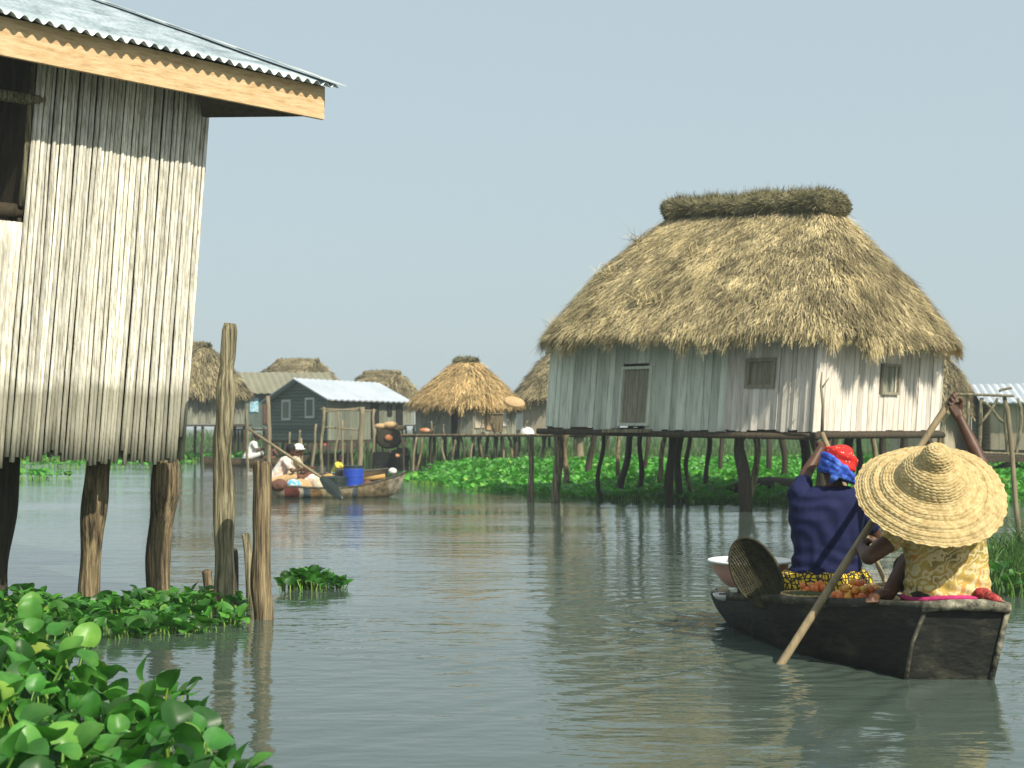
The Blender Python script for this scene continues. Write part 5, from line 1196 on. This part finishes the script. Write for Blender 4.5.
# ------------------------------------------------------------------ PEOPLE IN THE FOREGROUND
def hand(mb, wrist, grip, axis, side, s=1.0, back=None):
    """palm from wrist towards grip; four unequal fingers curl round an axis (the shaft), thumb from the side of the palm"""
    wrist = Vector(wrist); grip = Vector(grip); d = (grip - wrist).normalized(); ax = Vector(axis).normalized()
    nrm = d.cross(ax).normalized() * side
    k0 = wrist; k1 = grip
    # palm as a flattened fan of capsules
    for i in range(4):
        o = ax * ((i - 1.5) * .019 * s)
        mb.capsule(wrist + o * .45, .016 * s, grip + o * 1.0 - nrm * .004, .0135 * s)
    for i in range(4):
        L = (.030, .036, .033, .026)[i] * s; o = ax * ((i - 1.5) * .0215 * s); p0 = grip + o - nrm * .004
        p1 = p0 + (d * .8 + nrm * .45).normalized() * L * .9; p2 = p1 + (nrm * .98 - d * .15).normalized() * L * .8; p3 = p2 + (nrm * .25 - d * .95).normalized() * L * .65
        mb.capsule(p0, .0100 * s, p1, .0092 * s); mb.capsule(p1, .0092 * s, p2, .0086 * s); mb.capsule(p2, .0086 * s, p3, .0074 * s)
    t0 = wrist.lerp(grip, .35) - ax * .028 * s; t1 = t0 + (d * .55 - ax * .75 + nrm * .5).normalized() * .036 * s; t2 = t1 + (d * .6 + nrm * .8 + ax * .1).normalized() * .028 * s
    mb.capsule(t0, .0145 * s, t1, .0115 * s); mb.capsule(t1, .0112 * s, t2, .0088 * s)
def head(mb, c, f, up, s=1.0):
    """skull, jaw, nose, ears, lips; f = facing direction"""
    f = Vector(f).normalized(); up = Vector(up).normalized(); r_ = f.cross(up).normalized(); up = r_.cross(f)
    rot = Matrix((r_, f, up)).transposed()
    Lc = lambda x, y, z: c + rot @ Vector((x * s, y * s, z * s))
    mb.ball(Lc(0, -.012, .02), (.076 * s, .096 * s, .100 * s), rot, 20, 14)
    mb.ball(Lc(0, .022, -.045), (.058 * s, .066 * s, .070 * s), rot, 18, 12)
    mb.ball(Lc(0, .05, -.088), (.026 * s, .024 * s, .020 * s), rot)
    mb.capsule(Lc(0, .084, .018), .009 * s, Lc(0, .105, -.022), .014 * s)
    for e in (-1, 1):
        mb.ball(Lc(e * .014, .098, -.026), .010 * s, rot, 8, 6); mb.ball(Lc(e * .078, -.005, -.005), (.010 * s, .022 * s, .032 * s), rot, 12, 8)
        mb.ball(Lc(e * .032, .074, .010), (.017 * s, .012 * s, .010 * s), rot, 10, 8); mb.capsule(Lc(e * .015, .084, .030), .008 * s, Lc(e * .05, .070, .032), .006 * s)
    mb.capsule(Lc(-.02, .088, -.055), .008 * s, Lc(.02, .088, -.055), .008 * s); mb.capsule(Lc(-.016, .086, -.067), .009 * s, Lc(.016, .086, -.067), .009 * s)
def rings(mb, rs, n=28):
    """rs: list (centre, halfwidth x, halfdepth y)"""
    vs = []; fs = []
    for (c, a, b) in rs:
        for k in range(n): th = 2 * math.pi * k / n; cx = math.cos(th); sx = math.sin(th); vs.append(Vector(c) + Vector((a * math.copysign(abs(cx) ** .85, cx), b * math.copysign(abs(sx) ** .85, sx), 0)))
    for i in range(len(rs) - 1):
        for k in range(n): fs.append((i * n + k, i * n + (k + 1) % n, (i + 1) * n + (k + 1) % n, (i + 1) * n + k))
    fs.append(tuple(range(n))[::-1]); fs.append(tuple((len(rs) - 1) * n + k for k in range(n))); mb.add(vs, fs)

# --- woman in the navy shirt
Yw = 9.62; sw = Yw / F
wm = thing('person', P(826, 596, Yw), 'woman in navy shirt, red and blue head wrap and yellow print skirt, paddling', 'person')
cx = lambda px, py, dy=0: P(px, py, Yw + dy)
b = MB()
rings(b, [(cx(825, 592), 34 * sw, .13), (cx(825, 578), 31 * sw, .115), (cx(826, 560), 28 * sw, .10), (cx(827, 540), 29 * sw, .105), (cx(826, 515), 32 * sw, .11), (cx(828, 498), 33 * sw, .095), (cx(831, 490), 22 * sw, .07), (cx(834, 485), 9 * sw, .05)])
b.capsule(cx(834, 492), .056, cx(834, 472, .01), .050)
hc = cx(834, 469, .03); head(b, hc, (-.25, 1, -.05), (0, -.12, 1), 1.0)
shL = cx(800, 497); elL = cx(806, 474, .16); hdL = cx(824, 443, .30)
b.chain([shL, elL], [.056, .042]); wrL = elL.lerp(hdL, .80); b.chain([elL, wrL], [.043, .027])
P1a = P(822, 433, 9.98); P1b = P(893, 600, 9.42); pax = (P1b - P1a).normalized()
hand(b, wrL, cx(823, 447, .31), pax, 1, 1.05)
shR = cx(855, 500); elR = cx(879, 540, .10); hdR = cx(868, 543, .22); b.chain([shR, elR], [.056, .042]); b.chain([elR, elR.lerp(P(867, 541, 9.66), .8)], [.042, .028]); hand(b, elR.lerp(P(867, 541, 9.66), .8), P(867, 541, 9.66), pax, 1, 1.0)
for e in (-1, 1): b.chain([cx(825 + e * 14, 588), cx(825 + e * 34, 578, .38), cx(822 + e * 10, 598, .62), cx(822 + e * 10, 602, .70)], [.085, .06, .042, .03])
remesh(b, 'body', 'skin', wm, .0045, 4, sm=.5)
b = MB()
rings(b, [(cx(824, 576), 36 * sw, .140), (cx(824, 572), 36 * sw, .140), (cx(826, 566), 34.5 * sw, .13), (cx(827, 550), 33.5 * sw, .125), (cx(827, 535), 35 * sw, .13), (cx(826, 518), 37 * sw, .132), (cx(827, 505), 38.5 * sw, .12), (cx(828, 496), 37 * sw, .105), (cx(830, 490.5), 28 * sw, .085), (cx(832, 486), 15 * sw, .066)])
b.chain([cx(803, 500), shL.lerp(elL, .10) + Vector((-.01, 0, 0)), shL.lerp(elL, .55)], [.075, .078, .068]); b.chain([cx(851, 502), shR.lerp(elR, .15), shR.lerp(elR, .62)], [.072, .078, .072])
def fold_w(p):
    d = .0
    q = p - cx(826, 530)
    # oblique drag folds over the back
    s_ = (q.z * .85 + q.x * .55 + .15 * nz(q.x, q.y, q.z, 3)); a = .0055 * math.sin(s_ * 48 + 5 * nz(q.x, q.y, q.z, 4)) * (.5 + .9 * nz(q.x + 3, q.y, q.z, 5) + .2)
    k = min(1, max(0, (-.05 - q.z) / .15)); a2 = .0045 * math.sin(q.z * 80 + q.x * 14 + 4 * nz(q.x, q.y, q.z, 6)) * k
    return a + a2 + .008 * nz(q.x, q.y, q.z, 9)
remesh(b, 'shirt', 'navy', wm, .0055, 5, fold_w)
b = MB()
rings(b, [(cx(821, 608), 48 * sw, .20), (cx(821, 596), 49 * sw, .21), (cx(821, 584), 47 * sw, .20), (cx(822, 576), 43 * sw, .175), (cx(824, 570), 36 * sw, .14)])
for e in (-1, 1): b.chain([cx(823 + e * 18, 590, .05), cx(823 + e * 38, 582, .36)], [.125, .09])
remesh(b, 'skirt', 'skirt', wm, .007, 5, lambda p: .010 * nz(p.x, p.y, p.z * .5, 11) + .005 * math.sin(p.x * 60 + 4 * nz(p.x, p.y, p.z, 5)))
# head wrap
b = MB(); hw_ = cx(838, 463, .0)
b.ball(hw_ + Vector((.004, -.005, .012)), (.122, .125, .112), Matrix.Rotation(.35, 3, 'Y'), 28, 18)
sc_ = remesh(b, 'head_wrap', 'scarf_red', wm, .005, 3, lambda p: .007 * math.sin((p.z * 1.0 + p.x * .6) * 75 + 3 * nz(p.x, p.y, p.z, 8)) + .008 * nz(p.x, p.y, p.z, 16))
b = MB(); fr = hw_ + Vector((-.012, -.02, -.048))
for k, (ti, dz, rr) in enumerate(((.55, .0, .026), (.40, -.028, .024), (.72, .030, .022))):
    rot = Matrix.Rotation(ti, 3, 'Y'); pts = [fr + zv(dz) + rot @ Vector((.112 * math.cos(t), .117 * math.sin(t), 0)) for t in np.linspace(0, 6.283, 37)]
    b.tube(pts, rr, 8, .25, k, 9, caps=False)
# knot and tails at the back
b.ball(fr + Vector((.02, -.118, .012)), (.036, .028, .030)); b.chain([fr + Vector((.02, -.12, .01)), fr + Vector((-.045, -.115, -.045)), fr + Vector((-.06, -.10, -.075))], [.022, .026, .012]); b.chain([fr + Vector((.02, -.12, .01)), fr + Vector((.075, -.10, -.035)), fr + Vector((.085, -.09, -.055))], [.022, .024, .010])
part_ = remesh(b, 'wrap_band', 'scarf_blue', sc_, .005, 2, lambda p: .005 * nz(p.x, p.y, p.z, 30))
part_.location = (0, 0, 0)
# her paddle
pd1 = thing('paddle', (P1b.x, P1b.y, 0), 'wooden paddle held high by the woman in navy, slanting to the right side', 'paddle')
wend = P1a + pax * ((P1a.z + .1) / -pax.z); mm = MB(); mm.tube([P1a.lerp(wend, t) for t in np.linspace(0, 1, 12)], .0165, 10, .12, 3, 5); part(mm, 'shaft', 'paddle', pd1, True)
mm = MB(); blade(mm, wend, wend + pax * .45, .075); part(mm, 'blade', 'paddle', pd1)

# --- person in the straw hat
Yh = 8.62; sh_ = Yh / F
hp_ = thing('person', P(946, 600, Yh), 'paddler seen from behind in a yellow leaf-print shirt, seated in the stern', 'person')
cx = lambda px, py, dy=0: P(px, py, Yh + dy)
b = MB()
rings(b, [(cx(948, 604), 38 * sh_, .13), (cx(947, 590), 36 * sh_, .11), (cx(946, 570), 34 * sh_, .10), (cx(945, 548), 36 * sh_, .105), (cx(944, 528), 37 * sh_, .10), (cx(943, 516), 30 * sh_, .08), (cx(941, 508), 12 * sh_, .06)])
hcen = cx(936, 488, .12); b.capsule(cx(940, 516), .056, cx(937, 498, .08), .052); head(b, hcen, (-.2, 1, .15), (0, .1, 1), 1.0)
P2a = P(944, 410, 8.98); P2b = W(781, 664); pax2 = (P2b - P2a).normalized(); P2a = P2a - pax2 * .13
shR = cx(975, 522); elR = P(982, 466, 8.86); gR = P2a + pax2 * .07 + Vector((.018, -.01, .0)); wrR = elR.lerp(gR, .74)
b.chain([shR, elR], [.056, .043]); b.chain([elR, elR.lerp(wrR, .4), wrR], [.045, .042, .027]); hand(b, wrR, gR, pax2, 1, 1.12)
gL = P2a + pax2 * ((P2a.z - P(862, 545, 8.75).z) / -pax2.z)
shL = cx(908, 528); elL = P(869, 557, 8.52); wrL = elL.lerp(gL, .72); b.chain([shL, shL.lerp(elL, .5), elL], [.060, .058, .047]); b.chain([elL, elL.lerp(wrL, .4), wrL], [.048, .044, .029]); hand(b, wrL, gL + Vector((.015, -.01, 0)), pax2, -1, 1.1)
# left leg drawn up, foot on the gunwale; right leg folded inside
gz = st(8.62); ft_ = Vector((2.125, 8.50, .372 + .050))
b.chain([cx(930, 596, .05), P(908, 562, 8.86), P(887, 596, 8.66), ft_ + Vector((.03, .02, .01))], [.085, .062, .040, .030]); b.chain([ft_ + Vector((.03, .02, .01)), ft_ + Vector((-.05, -.10, -.012))], [.030, .022])
for k in range(5): b.capsule(ft_ + Vector((-.045 + (k - 2) * .014, -.095 + abs(k - 1) * .004, -.014)), .0115, ft_ + Vector((-.055 + (k - 2) * .016, -.13 + k * .004, -.022)), .0095)
b.chain([cx(955, 598, .05), P(968, 585, 8.98), P(930, 606, 9.1)], [.085, .062, .04])
remesh(b, 'body', 'skin', hp_, .0042, 4)
b = MB()
rings(b, [(cx(949, 605), 45 * sh_, .155), (cx(948, 596), 44 * sh_, .150), (cx(947, 580), 41 * sh_, .128), (cx(946, 562), 40 * sh_, .122), (cx(945, 545), 42 * sh_, .125), (cx(944, 530), 43 * sh_, .118), (cx(943, 520), 40 * sh_, .10), (cx(942, 512), 26 * sh_, .08), (cx(941, 507), 14 * sh_, .066)])
b.chain([cx(912, 528), shL.lerp(elL, .15), shL.lerp(elL, .42)], [.074, .078, .072]); b.chain([cx(970, 528), shR.lerp(elR, .15), shR.lerp(elR, .45)], [.072, .076, .066])
def fold_h(p):
    q = p - cx(945, 560); return .008 * math.sin(q.x * 55 + 4 * nz(q.x, q.y, q.z, 4)) * (.5 + nz(q.x, q.y, q.z + 5, 5)) + .012 * nz(q.x * 1.2, q.y, q.z * .7, 9) + .006 * math.sin(q.z * 85 + q.x * 25) * max(0, min(1, -q.z * 6))
remesh(b, 'shirt', 'tiedye', hp_, .0055, 5, fold_h)
b = MB(); b.chain([cx(925, 600, -.02), cx(906, 568, .26)], [.115, .082]); b.chain([cx(958, 600, 0), P(968, 588, 8.95)], [.11, .085]); rings(b, [(cx(948, 607), 44 * sh_, .15), (cx(948, 598), 42 * sh_, .145)])
remesh(b, 'trousers', 'weave', hp_, .008, 4, lambda p: .008 * nz(p.x, p.y, p.z, 12))
b = MB(); b.tube([cx(948, 602) + Vector((.275 * math.cos(t), .155 * math.sin(t), .008 * math.sin(3 * t))) for t in np.linspace(R(175), R(300), 22)], [.016] * 22, 8, .3, 2, 9); b.v = [(x, y - .012, z + .035) for x, y, z in b.v]; q = remesh(b, 'sash', 'magenta', hp_, .006, 2, lambda p: .004 * nz(p.x, p.y, p.z, 30))
# red cloth at the right of the stern seat
rc = thing('red_cloth', P(993, 600, 8.4), 'crumpled dark red cloth on the right end of the stern', 'cloth'); b = MB()
b.ball(P(991, 599, 8.42), (.055, .07, .040), Matrix.Rotation(.5, 3, 'Y')); b.ball(P(997, 605, 8.36), (.05, .06, .03)); b.ball(P(983, 594, 8.48), (.05, .06, .035))
remesh(b, 'cloth', 'red_dark' if 'red_dark' in M else 'brown_cloth', rc, .006, 2, lambda p: .016 * nz(p.x, p.y, p.z, 20))
# paddle
pd2 = thing('paddle', (P2b.x, P2b.y, 0), 'long rough wooden paddle dipping into the water on the left of the canoe', 'paddle')
mm = MB(); mm.tube([P2a.lerp(P2b + pax2 * .15, t) for t in np.linspace(0, 1, 16)], [.021 + .004 * t for t in np.linspace(0, 1, 16)], 10, .14, 5, 5); part(mm, 'shaft', 'paddle', pd2, True)
mm = MB(); blade(mm, P2b + pax2 * .12, P2b + pax2 * .55, .07); part(mm, 'blade', 'paddle', pd2)
# hat
hat = thing('straw_hat', P(932, 492, 8.56), 'huge round braided straw hat with a pointed crown, worn by the stern paddler', 'hat')
prf = [(0, .375), (.018, .374), (.055, .358), (.080, .325), (.088, .290), (.098, .262), (.135, .240), (.168, .208), (.190, .168), (.204, .130), (.222, .116), (.26, .104), (.30, .078), (.335, .066), (.37, .042), (.405, .024), (.432, .0)]
PR = np.array(prf); arc = np.concatenate([[0], np.cumsum(np.hypot(np.diff(PR[:, 0]), np.diff(PR[:, 1])))]); AL = arc[-1]
tl = R(41); rotH = Matrix.Rotation(R(-4), 3, 'Y') @ Matrix.Rotation(tl, 3, 'X')
hc0 = P(930, 495, 8.50)
def hatp(th, s_, lift=0):
    r_ = float(np.interp(s_, arc, PR[:, 0])); z = float(np.interp(s_, arc, PR[:, 1]))
    wob = .020 * math.sin(2 * th + .6) * (r_ / .43) ** 2 + .010 * math.sin(3 * th) * (r_ / .43) ** 3 + .006 * nz(math.cos(th) * r_ * 6, math.sin(th) * r_ * 6, 1) + .0045 * math.sin(r_ * 2 * math.pi / .052 + .5 * math.sin(th + 1)) * min(1, max(0, (r_ - .2) / .05))
    return r_, z + wob
NR = 33; coil = AL / NR
nu, nv = 420, 264; VH = np.zeros((nu * (nv + 1), 3)); TH = np.zeros(nu * (nv + 1))
wr = np.random.default_rng(3).uniform(.3, .8, 60)
for j in range(nv + 1):
    s0_ = AL * j / nv
    for i in range(nu):
        th = 2 * math.pi * i / nu; ss = s0_; kk = (ss / coil + i / nu + .35 * nz(math.cos(th) * 2 + 4, math.sin(th) * 2, ss * 9) * min(1, ss / .1)) ; fr_k = kk - math.floor(kk)
        r_, z = hatp(th, ss)
        s2 = min(AL, ss + .002); r2 = float(np.interp(s2, arc, PR[:, 0])); z2 = float(np.interp(s2, arc, PR[:, 1])); dr, dz = r2 - r_, z2 - float(np.interp(ss, arc, PR[:, 1])); L_ = math.hypot(dr, dz) or 1
        nr_, nzz = -dz / L_, dr / L_
        ridge = .0048 * math.sin(math.pi * fr_k) ** .6
        br = .0022 * math.sin((r_ + .03) * th * 310 * .5 + (fr_k > .5) * 1.57) * math.sin(2 * math.pi * fr_k) if r_ > .02 else 0
        d = ridge + br + 0.0022 * nz(math.cos(th) * r_ * 45, math.sin(th) * r_ * 40, z * 40)
        rr_ = r_ + nr_ * d; zz_ = z + nzz * d
        if j >= nv - 2: rr_ += .003 * math.sin(th * 37) + .008 * nz(th * 9, 0, 0)
        VH[j * nu + i] = (rr_ * math.cos(th), rr_ * math.sin(th), zz_); TH[j * nu + i] = .5 + .45 * (wr[int(kk) % 60] - .5) + .35 * nz(th * 3, kk * .7, 2) + (-.25 if fr_k < .1 else 0)
RM = np.array(rotH); VH = VH @ RM.T + np.array(hc0)
jj, ii = np.meshgrid(np.arange(nv), np.arange(nu), indexing='ij'); a0 = (jj * nu + ii).ravel(); a1 = (jj * nu + (ii + 1) % nu).ravel()
QH = np.stack([a0, a0 + nu, a1 + nu, a1], 1)
ho_ = fast_mesh('braided_body', VH, QH, TH, 'straw', None, True, hat); s_ = ho_.modifiers.new('t', 'SOLIDIFY'); s_.thickness = .006; s_.offset = -1

hm = bpy.data.materials.new('haze_air'); hm.use_nodes = True; hn = hm.node_tree.nodes; hn.remove(hn['Principled BSDF'])
pv = hn.new('ShaderNodeVolumePrincipled'); pv.inputs['Color'].default_value = (.90, .95, 1, 1); pv.inputs['Density'].default_value = .0012; pv.inputs['Anisotropy'].default_value = .2
hm.node_tree.links.new(pv.outputs[0], hn['Material Output'].inputs['Volume']); M['haze'] = hm
mb_ = MB(); mb_.box((0, 870, 2.4), (1840 * 14 / 14 + 2400, 1890, 7.8)); hb_ = mb_.build('haze', 'haze'); hb_['kind'] = 'stuff'
sc.cycles.volume_bounces = 1
print('VERTS', sum(len(o.data.vertices) for o in bpy.data.objects if o.type == 'MESH'))
